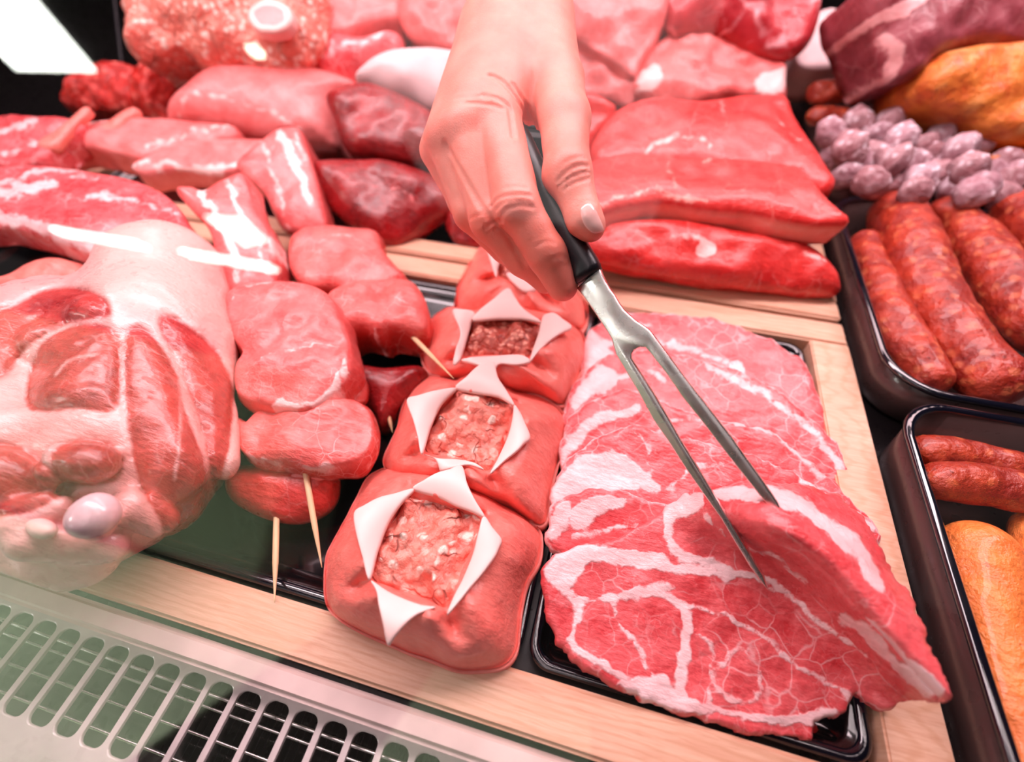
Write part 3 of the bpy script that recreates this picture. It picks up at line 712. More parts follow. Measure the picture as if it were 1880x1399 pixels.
skewer('front raw pork skewer of two round medallions, stick pointing beside the front parcel', [
 ('meat_chunk', [(408,560),(415,530),(450,514),(520,510),(575,520),(610,545),(630,590),(645,640),(648,670),(630,700),(600,725),(560,748),(520,746),(470,738),(432,720),(424,690),(428,660),(440,640),(425,620),(410,590)], dict(zb=.056, tilt=8, H=.03, r=18, e=.005, dome=.005, amp=.003, ns=55, bulge=.002, seed=5, mat=M['loin'], fat=[('line',[(500,744),(560,740),(600,720),(628,690),(634,665)],5),('poly',[(500,740),(540,752),(552,740),(520,732)]),('line',[(440,700),(500,660),(560,645),(625,632)],1.2),('line',[(420,560),(440,530),(500,515)],1)])),
 ('meat_chunk', [(418,755),(430,760),(446,770),(470,750),(520,745),(580,735),(640,728),(672,745),(684,775),(680,810),(660,838),(620,850),(570,855),(520,845),(470,840),(435,820),(424,785)], dict(zb=.048, tilt=2, H=.022, r=14, e=.004, dome=.003, amp=.0025, bulge=.002, taper=.03, seed=6, mat=M['loinside'], sidefat=.15, fat=[('line',[(440,825),(480,842),(560,856),(640,850)],1.5)])),
 ('meat_flake', [(500,890),(540,868),(575,862),(610,868),(600,880),(560,890),(520,898)], dict(zb=.030, tilt=35, H=.004, r=8, amp=.001, seed=7, mat=M['pale'])),
 ('meat_fold', [(600,735),(630,690),(650,678),(668,700),(668,730),(650,745),(625,748)], dict(zb=.035, tilt=20, H=.01, r=16, amp=.002, seed=8))],
 [((560,862,.036), (591,1042,.022)), ((505,540,.03), (512,482,.033))])
skewer('lowest front skewer, dark round slice, stick tip over the wooden board', [
 ('meat_chunk', [(400,880),(415,858),(450,850),(520,850),(590,862),(608,885),(600,925),(580,950),(540,965),(490,960),(440,940),(408,915)], dict(zb=.020, tilt=25, H=.015, r=34, e=.010, dome=.003, amp=.002, seed=9, mat=M['beef']))],
 [((508,935,.020), (504,1106,.0205))])

# ================================================================ pork shank
def shank():
    def c3(x, y, z): return CAM + rays([(x, y)])[0] * depz(x, y, z)
    def rw(x, y, z, r): return r * depz(x, y, z) / F
    prim = []
    def cap(a, b): prim.append((c3(*a[:3]), c3(*b[:3]), rw(*a), rw(*b)))
    body = [((300, 512, .062, 103), (292, 640, .056, 128)), ((292, 640, .056, 128), (250, 830, .050, 150)), ((70, 640, .052, 132), (60, 860, .050, 160)), ((250, 620, .05, 120), (80, 660, .05, 130)), ((120, 960, .046, 112), (250, 880, .045, 120)), ((-80, 700, .05, 130), (-80, 950, .05, 130))]
    lumps = [((118, 655, .080, 62), (185, 660, .081, 62), .003), ((285, 670, .078, 52), (318, 850, .064, 62), .004), ((125, 848, .090, 40), (180, 850, .088, 40), .003), ((20, 880, .082, 60), (-60, 880, .082, 60), .003), ((60, 570, .082, 45), (150, 560, .080, 38), .006), ((385, 640, .06, 40), (400, 850, .05, 36), .006)]
    joint = [((170, 945, .086, 36), (180, 960, .080, 30), .002), ((60, 990, .075, 40), (200, 1000, .06, 32), .004), ((110, 1030, .05, 60), (150, 1020, .05, 60), .006), ((240, 930, .07, 34), (290, 960, .055, 26), .004), ((30, 960, .08, 36), (100, 930, .082, 24), .003)]
    lean = [[(30,560),(80,532),(140,528),(190,545),(200,580),(140,590),(95,610),(50,640),(10,690),(-60,700),(-60,590)],
            [(70,640),(95,615),(140,598),(190,596),(222,625),(224,680),(222,730),(205,760),(150,750),(90,755),(52,750),(48,710)],
            [(232,610),(262,600),(300,640),(325,690),(338,750),(366,820),(384,880),(385,950),(345,985),(305,990),(290,950),(262,900),(246,850),(236,790),(228,720),(226,660)],
            [(295,575),(350,600),(400,650),(428,710),(424,800),(400,900),(388,880),(372,800),(345,720),(325,660),(300,620)],
            [(92,840),(120,812),(170,805),(210,820),(228,850),(215,880),(170,892),(115,885)],
            [(-60,815),(20,815),(55,832),(95,860),(125,895),(90,925),(40,945),(0,948),(-60,955)],
            [(300,985),(345,975),(380,940),(400,900),(405,930),(360,980),(310,1000)]]
    def fn(P):
        d = None
        for a, b in body:
            s = sd_cap(P, c3(*a[:3]), c3(*b[:3]), rw(*a), rw(*b)); d = s if d is None else smin(d, s, .012)
        for a, b, k in lumps + joint: d = smin(d, sd_cap(P, c3(*a[:3]), c3(*b[:3]), rw(*a), rw(*b)), k)
        d = d + .0008 * fbm(P, 50, 4, 2)
        px = proj(P); sd = np.full(len(P), 1e9)
        for q in lean: sd = np.minimum(sd, poly_sd(px, resample(np.asarray(q, float), 26)))
        d = d - .0026 * np.clip(-sd / 30, 0, 1) + .0010 * np.abs(vnoise(P * np.array([1, 2.2, 1]), 110, 9)) * (sd < 0) + .0015 * np.exp(-(sd / 7) ** 2)
        return smax(d, .0195 - P[:, 2], .004)
    veins = [[(325,650),(336,700),(365,780),(382,870),(384,930)], [(330,700),(331,800),(320,880)], [(100,690),(130,660),(180,650)], [(222,640),(226,740),(215,760)]]
    def at(P):
        px = proj(P); d = np.full(len(P), 1e9)
        for q in lean: d = np.minimum(d, poly_sd(px, smooth_closed(q, 12)))
        v = np.full(len(P), 1e9)
        for q, w in zip(veins, (3.5, 1.5, 1.5, 2.5)): v = np.minimum(v, seg_dist(px, smooth_open(q, 30), False) - w)
        f = np.minimum(-d, v) / 10
        
        sk = np.clip((590 - px[:, 1] + (px[:, 0] - 200) * .25) / 60, 0, 1) * np.clip((px[:, 0] - 130) / 60, 0, 1)
        sk = np.maximum(sk, np.clip((px[:, 0] - 392) / 20, 0, 1))
        return {'fatd': f, 'side': sk}
    root = empty('pork_knuckle', tuple(float(v) for v in atz([(200, 800)], .02)[0]), 'big raw pork knuckle with pale skin knob and red cut face at left', 'meat')
    lo = np.array([-.36, .0, .015]); hi = np.array([-.06, .30, .13])
    sdf_mesh('meat_body', fn, lo, hi, .0017, M['shank'], root, at)
    def blob(name, x, y, z, rx, m, e=(1, .8, .6), sd=1):
        c = c3(x, y, z); r = rw(x, y, z, rx)
        sdf_mesh(name, lambda P: sd_ell(P, c, (r * e[0], r * e[1], r * e[2])) + .0016 * vnoise(P, 70, sd), c - r * 1.3, c + r * 1.3, .0011, m, root)
    blob('joint_bone', 172, 946, .0865, 42, M['cartilage'], (1, .95, .8))
    blob('joint_bone', 75, 968, .0830, 28, M['bone'], (1.3, .7, .7), 5)
shank()
tag(cut('meat_piece', [(-60,505),(0,498),(35,476),(80,464),(118,472),(145,492),(150,510),(110,530),(60,545),(0,560),(-60,570)], M['wrap'], zb=.05, tilt=25, H=.03, r=30, e=.010, dome=.004, amp=.003, seed=12), 'small red pork piece poking out behind the knuckle at the left edge', 'meat')

# ================================================================ beef slabs on the back board
tag(cut('beef_slab', [(1060,420),(1110,402),(1200,394),(1290,398),(1350,410),(1420,424),(1485,436),(1532,470),(1553,508),(1550,538),(1500,538),(1400,528),(1300,516),(1200,498),(1110,480),(1070,462)], M['beef'], zb=.030, tilt=35, H=.022, r=30, e=.012, dome=.004, amp=.005, ns=35, seed=14, K=5,
  fat=[('poly',[(1275,450),(1300,440),(1315,455),(1300,475),(1280,470)]),('line',[(1230,440),(1290,435)],3),('line',[(1480,470),(1510,480)],5)]), 'lowest dark red beef slab lying along the back board edge', 'beef', 'beef slabs on the back board')
tag(cut('beef_slab', [(1060,300),(1090,288),(1150,275),(1240,278),(1330,282),(1420,290),(1475,305),(1510,345),(1540,375),(1566,398),(1545,402),(1500,400),(1440,392),(1380,380),(1300,372),(1220,362),(1150,368),(1085,385),(1055,350)], M['beefside'], zb=.078, tilt=6, H=.026, r=22, e=.005, dome=.003, amp=.003, ns=35, bulge=.001, taper=.04, seed=15, sidefat=.1,
  fat=[('line',[(1100,372),(1160,358),(1220,352),(1300,366)],2.5),('line',[(1225,290),(1235,330),(1240,360)],1),('line',[(1290,300),(1310,290)],1.5)]), 'middle beef slab with a pale fat side edge stacked on the lowest slab', 'beef', 'beef slabs on the back board')
tag(cut('beef_slab', [(1085,270),(1100,235),(1135,195),(1200,172),(1290,178),(1370,168),(1440,170),(1462,205),(1490,250),(1520,295),(1540,330),(1510,345),(1440,320),(1300,300),(1180,290),(1100,300)], M['beef'], zb=.074, tilt=12, H=.03, r=26, e=.006, dome=.006, amp=.004, ns=30, seed=16,
  fat=[('line',[(1180,285),(1215,265),(1265,260),(1300,275)],3.5),('line',[(1320,180),(1325,230),(1330,250)],1.2),('line',[(1400,200),(1440,240),(1480,280)],1.5)]), 'rear beef slab, broad flat bright red face above the fat-edged slab', 'beef', 'beef slabs on the back board')
tag(cut('beef_steak', [(592,168),(625,150),(660,142),(700,150),(760,178),(800,205),(850,250),(860,300),(820,305),(770,296),(730,290),(650,278),(625,255),(608,215)], M['dark'], zb=.056, tilt=38, H=.03, r=34, e=.010, dome=.006, amp=.005, ns=30, seed=17, fat=[('line',[(640,190),(690,200),(700,190)],1)]), 'upper of the two dark red lean steaks left of the hand', 'beef', 'dark red lean steaks')
tag(cut('beef_steak', [(566,292),(600,284),(650,284),(700,284),(760,300),(800,318),(850,360),(840,380),(790,402),(740,436),(706,444),(665,425),(630,400),(598,372),(575,335)], M['dark'], zb=.026, tilt=32, H=.022, r=36, e=.010, dome=.008, amp=.005, ns=30, seed=18, fat=[('line',[(720,350),(755,365),(775,385)],1.2),('line',[(640,350),(690,340)],1)]), 'lower of the two dark red lean steaks left of the hand', 'beef', 'dark red lean steaks')
tag(cut('beef_steak', [(818,380),(835,360),(870,370),(920,400),(960,440),(930,452),(860,446),(826,430)], M['dark'], zb=.022, tilt=30, H=.015, r=24, e=.008, amp=.004, seed=19), 'dark red beef piece showing under the ring finger', 'beef')
tag(cut('beef_piece', [(1050,175),(1085,165),(1125,182),(1134,196),(1115,225),(1095,250),(1075,290),(1040,270)], M['beef'], zb=.070, tilt=40, H=.03, r=20, e=.008, amp=.004, seed=20), 'small red beef piece just right of the thumb joint', 'beef')

# ================================================================ pork cuts, left back
tag(cut('pork_loin_joint', [(290,205),(298,175),(320,148),(358,116),(395,100),(430,98),(500,102),(560,106),(620,122),(648,140),(632,165),(615,200),(608,232),(612,262),(570,262),(520,262),(470,250),(420,240),(360,235),(300,228)], M['pale'], zb=.050, tilt=42, H=.06, r=60, e=.022, dome=.010, amp=.006, ns=16, seed=22, fat=[('line',[(330,225),(350,195),(400,185),(470,200),(560,240)],2)]), 'large pale pink pork joint behind the chops', 'meat')
tag(cut('pork_fat_joint', [(645,135),(665,105),(700,84),(740,76),(800,76),(850,90),(870,140),(850,190),(800,200),(750,180),(700,160)], M['fatblock'], zb=.080, tilt=45, H=.05, r=40, e=.015, dome=.008, amp=.005, ns=20, seed=23), 'whitish fat-covered pork joint left of the wrist', 'meat')
tag(cut('pork_chop', [(82,268),(98,248),(130,232),(190,216),(270,212),(350,218),(424,226),(432,242),(390,252),(340,262),(290,272),(262,285),(230,280),(180,268),(130,262),(100,272)], M['pale'], zb=.062, tilt=10, H=.030, r=16, e=.004, dome=.003, amp=.003, seed=24, sidefat=.35, fat=[('line',[(270,270),(330,252),(425,235)],2.5),('line',[(90,262),(160,228),(270,215)],3)]), 'upper bone-in pork chop with ragged cut bone edge', 'meat', 'pork chops at left')
tag(cut('pork_chop', [(236,300),(262,285),(300,268),(350,256),(420,250),(500,254),(520,262),(480,275),(450,285),(430,305),(390,312),(340,305),(290,308),(255,312)], M['pale'], zb=.056, tilt=10, H=.026, r=14, e=.004, dome=.003, amp=.003, seed=25, sidefat=.45, fat=[('line',[(240,302),(300,300),(380,308),(430,300)],4)]), 'lower bone-in pork chop beside the belly slices', 'meat', 'pork chops at left')
tag(cut('shoulder_slab', [(-120,320),(-40,302),(40,298),(110,302),(180,312),(250,328),(300,352),(335,390),(345,425),(320,452),(250,470),(190,470),(120,445),(60,425),(0,412),(-80,415),(-120,400)], M['neck'], zb=.070, tilt=6, H=.022, r=22, e=.005, dome=.004, amp=.004, ns=30, seed=26, fibre=.0006,
  fat=[('line',[(-60,350),(40,340),(90,318),(160,312)],5),('line',[(-20,370),(60,358),(100,345)],8),('line',[(170,375),(230,370),(330,392)],4),('line',[(-60,400),(40,405),(120,440),(200,468)],7),('line',[(130,330),(200,335)],1.5)]), 'broad pork shoulder slab with thin white seams behind the knuckle', 'meat')
tag(cut('belly_slice', [(430,300),(450,275),(480,252),(505,234),(540,230),(556,250),(566,280),(578,320),(590,370),(597,412),(575,425),(545,430),(515,418),(497,385),(480,350),(450,325)], M['bacon'], zb=.040, tilt=30, H=.028, r=14, e=.004, dome=.004, amp=.002, seed=27, K=5,
  fat=[('line',[(508,240),(530,268),(545,300),(560,345),(572,372)],7),('line',[(478,262),(496,300),(512,350),(530,420)],3),('line',[(545,240),(565,300)],2.5)]), 'striped raw belly slice, right one, leaning beside the dark steaks', 'meat', 'belly slices')
tag(cut('belly_slice', [(318,345),(345,338),(370,345),(400,328),(445,314),(456,345),(465,375),(482,405),(498,440),(503,480),(500,540),(450,560),(410,540),(395,480),(380,420),(350,385)], M['bacon'], zb=.048, tilt=22, H=.028, r=14, e=.004, dome=.004, amp=.002, seed=28, K=5,
  fat=[('line',[(372,345),(380,370),(398,388)],8),('line',[(420,330),(440,380),(475,440),(490,500)],4),('line',[(395,400),(430,450),(440,520)],5),('line',[(460,340),(490,410),(503,470)],3)]), 'striped raw belly slice, left one, next to the knuckle knob', 'meat', 'belly slices')
tag(cut('pork_rib_piece', [(-100,225),(-20,205),(60,208),(120,212),(150,222),(120,245),(90,270),(60,292),(0,300),(-100,300)], M['neck'], zb=.066, tilt=16, H=.03, r=18, e=.006, amp=.006, ns=50, seed=29, fat=[('line',[(-40,245),(30,240),(80,230)],5),('line',[(0,280),(60,260)],4)]), 'ragged marbled pork piece at the far left edge', 'meat')
for i, (ol, lab) in enumerate((([(60,262),(110,228),(150,195),(162,200),(130,232),(95,270)], 'nearer'), ([(175,232),(210,210),(240,194),(250,202),(225,222),(195,238)], 'farther'))):
    tag(cut('meat_strip', ol, M['wrap'], zb=.072, tilt=20, H=.008, r=8, e=.003, amp=.002, h=5, seed=40 + i), 'thin reddish meat strip at far left, the %s of the two' % lab, 'meat', 'thin meat strips')

# ---- mince
def pile(name, ol, mat, zb, tilt, H, label, seed, amp=.010, dome=.012, ns=38, r=34):
    o = cut(name, ol, mat, zb=zb, tilt=tilt, H=H, r=r, e=.012, dome=dome, amp=amp, ns=ns, jag=4, h=6, seed=seed, K=4); return tag(o, label, 'minced meat')
pile('mince_heap', [(98,182),(122,150),(150,120),(180,108),(235,112),(250,150),(240,192),(205,198),(150,190)], M['redmince'], .045, 35, .05, 'small heap of bright red mince, left one below the reflection', 51)
pile('mince_heap', [(226,150),(248,118),(272,98),(300,70),(330,72),(352,98),(362,120),(330,150),(305,190),(296,215),(265,205),(240,190)], M['redmince'], .045, 38, .05, 'taller heap of bright red mince beside the pale pork joint', 52)
big = pile('pork_mince_mound', [(218,-40),(300,-60),(450,-60),(580,-50),(590,60),(560,110),(500,125),(430,110),(370,115),(330,85),(290,90),(250,105),(222,70)], M['mince'], .105, 45, .08, 'large mound of coarse pink mince in the top left background', 53, .016, .02, 22, 50)
o = cut('marrow_bone_slice', [(452,28),(460,8),(485,-4),(512,0),(532,16),(534,40),(518,56),(490,60),(466,52)], M['boneslice'], rim=13, zb=.140, tilt=46, H=.014, r=8, e=.004, h=5, seed=54)
tag(o, 'round white marrow bone slice on the background mince mound', 'bone')

tag(tube('metal_rod', [atz([(232, 192)], .045)[0], (atz([(232, 192)], .045)[0] + atd(207, -30, depz(232, 192, .045) * 1.02)) / 2, atd(207, -30, depz(232, 192, .045) * 1.02)], .0022, M['handle'], seg=10, n=12, roundend=False), 'thin dark metal rod standing between the two bright red mince heaps', 'rod')
# ---- far pieces across the top
def bgcut(name, ol, m, zb, tilt, label, cat='meat', H=.06, r=24, e=.010, dome=.006, amp=.010, **k):
    return tag(cut(name, ol, M[m], zb=zb, tilt=tilt, H=H, r=r, e=e, dome=dome, amp=amp, ns=k.pop('ns', 26), **k), label, cat)
bgcut('pork_belly_block', [(562,22),(600,0),(650,-25),(720,-30),(735,20),(700,28),(650,40),(600,55),(575,52)], 'pale', .125, 15, 'pale fat-topped pork block at the top, left of the wrist', H=.04, r=12, e=.004, seed=61, sidefat=None)
bgcut('pork_trimming', [(540,110),(556,70),(600,52),(660,60),(720,50),(740,80),(725,110),(670,120),(640,150),(590,140)], 'neck', .085, 45, 'streaky red and white trimmings under the pale pork block', H=.05, seed=62, fat=[('line',[(575,70),(582,110)],7),('line',[(640,90),(700,70)],5),('line',[(615,80),(622,120)],3)])
bgcut('pork_joint', [(730,30),(738,-20),(780,-50),(880,-50),(900,40),(890,100),(820,90),(760,72)], 'loin', .100, 50, 'rounded pink pork joint touching the left of the forearm', seed=63)
bgcut('pork_joint', [(1030,-40),(1120,-60),(1225,-50),(1230,10),(1212,60),(1180,110),(1168,140),(1130,112),(1085,85),(1050,50)], 'pale', .100, 48, 'smooth pink pork joint right of the forearm', seed=64)
bgcut('pork_piece', [(1050,85),(1090,76),(1130,92),(1170,130),(1178,155),(1160,190),(1100,178),(1060,165)], 'pale', .075, 42, 'pale-edged pork piece below the joint right of the wrist', seed=65, H=.04)
bgcut('topside_piece', [(1165,165),(1172,130),(1190,90),(1225,58),(1265,47),(1320,54),(1370,74),(1400,92),(1446,106),(1450,140),(1446,178),(1380,182),(1300,186),(1220,186)], 'loin', .078, 40, 'round rosy beef piece with white fat corner behind the rear beef slab', seed=66, H=.05, fat=[('poly',[(1385,140),(1440,122),(1442,165),(1390,172)]),('poly',[(1168,140),(1200,110),(1215,130),(1200,165),(1172,170)])])
bgcut('marbled_joint', [(1220,-40),(1350,-60),(1500,-50),(1514,0),(1505,50),(1485,85),(1450,104),(1400,90),(1350,62),(1290,48),(1240,50),(1225,20)], 'marbled', .110, 48, 'deep red joint with web of white fat at the top centre right', seed=67)
bgcut('fat_block', [(1470,60),(1500,22),(1540,14),(1562,60),(1577,105),(1540,120),(1500,125),(1465,110)], 'fatblock', .085, 28, 'square block of white back fat beside the salami tray', H=.05, r=8, e=.003, dome=.001, amp=.001, seed=68)
bgcut('cured_ham', [(1610,60),(1590,10),(1600,-40),(1750,-70),(1920,-50),(1930,60),(1860,75),(1780,82),(1720,110),(1690,138),(1640,150),(1622,110)], 'darkfaint', .110, 50, 'dark purplish cured ham with pale rim in the top right', seed=69, fat=[('line',[(1600,40),(1650,25),(1700,-10)],10),('line',[(1622,70),(1640,100),(1632,150)],7)])
bgcut('smoked_roast', [(1700,150),(1708,118),(1735,92),(1780,80),(1840,72),(1930,80),(1960,160),(1940,245),(1880,258),(1830,245),(1790,215),(1740,195),(1712,175)], 'roast', .075, 45, 'golden orange smoked roast at the right edge', H=.06, seed=70, amp=.008)
bgcut('smoked_piece', [(1820,285),(1850,268),(1920,262),(1960,290),(1940,330),(1870,320),(1830,300)], 'roast', .050, 30, 'small golden smoked piece behind the white salamis at right', H=.03, seed=71, r=20)

# ================================================================ sausages
def saus(name, pts, rad, mat, label, cat='sausage', group=None, amp=.0016, ns=70, seed=1, n=60):
    P = [atz([(x, y)], z)[0] for x, y, z in pts]
    rr = [r * depz(pts[min(len(pts) - 1, int(round(i * (len(pts) - 1) / max(1, len(np.atleast_1d(rad)) - 1))))][0], pts[min(len(pts) - 1, int(round(i * (len(pts) - 1) / max(1, len(np.atleast_1d(rad)) - 1))))][1], pts[0][2]) / F for i, r in enumerate(np.atleast_1d(rad))]
    return tag(tube(name, P, rr, M[mat], seg=28, n=n, amp=amp, ns=ns, seed=seed), label, cat, group)
saus('coarse_sausage', [(1586,432,.032),(1604,500,.030),(1640,590,.028),(1684,660,.026),(1732,720,.026)], [22,30,37,40,38], 'sausage', 'thin coarse red sausage nearest the wooden board', group='coarse red sausages', seed=80)
saus('coarse_sausage', [(1636,372,.038),(1678,470,.038),(1722,570,.034),(1790,660,.032),(1862,735,.032)], [40,50,52,54,52], 'sausage', 'thick coarse red sausage in the middle of its tray', group='coarse red sausages', seed=81, amp=.002)
saus('coarse_sausage', [(1722,378,.036),(1790,450,.036),(1860,550,.034),(1940,640,.032)], [34,44,50,50], 'sausage', 'coarse red sausage right of the thick middle one', group='coarse red sausages', seed=82, amp=.002)
saus('coarse_sausage', [(1845,370,.044),(1900,420,.044),(1990,500,.044)], [42,52,52], 'sausage', 'coarse red sausage cut off by the right edge of the picture', group='coarse red sausages', seed=83)
saus('spiced_sausage', [(1672,826,.030),(1750,834,.030),(1830,852,.030),(1950,885,.030)], [26,32,34,34], 'sausagedark', 'upper peppered dark sausage in the lower right tray', group='peppered dark sausages', seed=84, amp=.001)
saus('spiced_sausage', [(1690,880,.036),(1780,888,.036),(1860,900,.036),(1970,915,.036)], [34,38,38,36], 'sausagedark', 'lower peppered dark sausage in the lower right tray', group='peppered dark sausages', seed=85, amp=.001)
saus('orange_sausage', [(1784,965,.024),(1806,1100,.024),(1845,1260,.024),(1880,1380,.024),(1920,1520,.024)], [62,64,64,62,60], 'orange', 'smooth orange sausage lying along the tray wall', group='smooth orange sausages', seed=86, amp=.0006)
saus('orange_sausage', [(1905,940,.024),(1935,1080,.024),(1960,1250,.024)], [46,52,52], 'orange', 'smooth orange sausage cut off by the right edge', group='smooth orange sausages', seed=87, amp=.0006)
saus('dried_sausage', [(1480,172,.075),(1540,168,.078),(1600,172,.078),(1650,185,.076),(1702,188,.076)], [20,22,24,24,22], 'sausagedark', 'rust-red dried sausage lying behind the white salamis', group='dried sausages', seed=88, amp=.003)
saus('dried_sausage', [(1480,214,.062),(1530,214,.062),(1570,224,.06)], [16,18,16], 'sausagedark', 'short dried sausage at the left corner of the salami tray', group='dried sausages', seed=89)
saus('dried_sausage', [(1606,218,.062),(1628,222,.062),(1650,232,.06)], [18,20,18], 'sausagedark', 'stub of dried sausage in the middle behind the white salamis', group='dried sausages', seed=90)
saus('dried_sausage', [(1660,215,.062),(1740,232,.062),(1840,262,.06)], [20,22,22], 'sausagedark', 'dark dried sausage under the golden roast', group='dried sausages', seed=91)
MS = [(1525,245),(1575,228),(1612,250),(1560,275),(1530,285),(1602,292),(1652,258),(1690,270),(1728,246),(1640,296),(1676,300),(1715,285),(1760,275),(1798,265),(1555,322),(1600,335),(1575,300),(1638,340),(1690,330),(1722,322),(1752,345),(1775,312),(1818,318),(1845,295),(1806,345),(1848,335),(1868,322),(1680,355),(1740,300),(1630,228),(1780,355),(1838,362)]
rnd = random.Random(4)
for i, (x, y) in enumerate(MS):
    z = .054 + (.012 if i % 3 == 0 else 0) + .00012 * (340 - y)
    a = rnd.uniform(0, 3.1); L = rnd.uniform(8, 16)
    c = atz([(x, y)], z)[0]; d = np.array([math.cos(a), math.sin(a), rnd.uniform(-.3, .3)])
    R = depz(x, y, z) / F; s = .0130 * rnd.uniform(.85, 1.15) * (1 + (340 - y) * .0016)
    o = tube('mini_salami', [c - d * s * .9, c, c + d * s * .9], [s * .95, s * 1.12, s * .9], M['salami' if i % 2 else 'fig'], seg=16, n=18, amp=.0032, ns=95, seed=100 + i)
    tag(o, 'little white mould-dusted salami in the heaped black tray', 'salami', 'white mould-dusted salamis')

# ================================================================ carving fork
J = np.array([1083, 512.]); P_j = atd(1083, 512, .236)
T1 = atz([(1410, 1080)], .044)[0]; T2 = atz([(1434, 944)], .0745)[0]
fn_ = np.cross(T1 - P_j, T2 - P_j); fn_ /= np.linalg.norm(fn_)
if fn_ @ FW > 0: fn_ = -fn_
print('fork len', np.linalg.norm(T1 - P_j), np.linalg.norm(T2 - P_j), 'angle', math.degrees(math.acos(abs(fn_ @ FW))), 'Pj', P_j, depz(1410, 1080, .044), depz(1434,944,.07))
FO = [(1060,529),(1072,543),(1084,560),(1095,576),(1106,593),(1116,608),(1124,622),(1128,636),(1132,650),(1144,670),(1173,719),(1199,768),(1230,812),(1261,861),(1292,905),(1324,950),(1350,994),(1377,1038),(1394,1062),(1410,1081),(1402,1056),(1372,1007),(1346,963),(1310,905),(1281,857),(1253,812),(1226,764),(1199,719),(1173,679),(1160,657),(1161,649),(1166,642),(1175,637),(1186,638),(1195,648),(1226,688),(1253,728),(1288,771),(1324,818),(1359,863),(1394,907),(1414,930),(1427,945),(1436,938),(1428,922),(1403,886),(1372,843),(1341,799),(1301,748),(1266,704),(1235,662),(1208,626),(1200,615),(1193,606),(1181,597),(1168,589),(1157,579),(1146,569),(1137,556),(1129,542),(1120,530),(1113,518),(1107,505),(1102,493),(1080,510)]
def onplane(px): 
    d = rays(px); return CAM + d * (((P_j - CAM) @ fn_) / (d @ fn_))[:, None]
fork = empty('carving_fork', tuple(float(v) for v in P_j), 'two-pronged steel carving fork with black handle, held in the hand and lifting a chop', 'fork')
def plate(name, ol, th, mat, bev, parent):
    q = onplane(np.asarray(ol, float)); ax = (T1 - P_j) / np.linalg.norm(T1 - P_j); ay = np.cross(fn_, ax)
    bm = bmesh.new(); a = [bm.verts.new(Vector(p + fn_ * th / 2)) for p in q]; f = bm.faces.new(a)
    r = bmesh.ops.extrude_face_region(bm, geom=[f]); 
    for v in [g for g in r['geom'] if isinstance(g, bmesh.types.BMVert)]: v.co -= Vector(fn_ * th)
    bmesh.ops.recalc_face_normals(bm, faces=bm.faces); bm.verts.index_update()
    o = link_mesh(name, [tuple(v.co) for v in bm.verts], [[v.index for v in f.verts] for f in bm.faces], mat, parent, smooth=True); bm.free()
    b = o.modifiers.new('b', 'BEVEL'); b.width = bev; b.segments = 3; b.limit_method = 'ANGLE'; b.angle_limit = math.radians(60); b.harden_normals = False
    return o
FOx = [(x, y) for x, y in FO]
plate('prongs', FOx, .0032, M['steel'], .0007, fork)
HD = [(900,180,.262,22),(945,250,.255,25),(975,310,.249,27),(1000,362,.245,27),(1028,418,.241,28),(1055,465,.238,29),(1070,490,.2365,30),(1081,509,.2355,31)]
hp = [atd(x, y, d) for x, y, d, r in HD]; hr = [r * d / F for x, y, d, r in HD]
# handle: flattened oval bar lofted along the grip
C = smooth_open(hp, 40); rr = np.interp(np.linspace(0, 1, 40), np.linspace(0, 1, 8), hr); Tn = np.gradient(C, axis=0); Tn /= np.linalg.norm(Tn, axis=1)[:, None]
V = []; Fc = []; S = 28
for i in range(40):
    b = np.cross(fn_, Tn[i]); b /= np.linalg.norm(b); nn = np.cross(Tn[i], b)
    for j in range(S):
        a = 2 * math.pi * j / S; ca, sa = math.cos(a), math.sin(a); k = 1.0 if i < 38 else (.97 if i == 38 else .90)
        V.append(C[i] + b * rr[i] * k * np.sign(ca) * abs(ca) ** .8 + nn * rr[i] * .78 * k * np.sign(sa) * abs(sa) ** .8)
for i in range(39):
    for j in range(S): q = (j + 1) % S; Fc.append((i * S + j, i * S + q, (i + 1) * S + q, (i + 1) * S + j))
Fc.append(tuple(range(S))); Fc.append(tuple(range(39 * S, 40 * S)))
tag(link_mesh('handle', V, Fc, M['handle'], fork), 'black plastic handle')

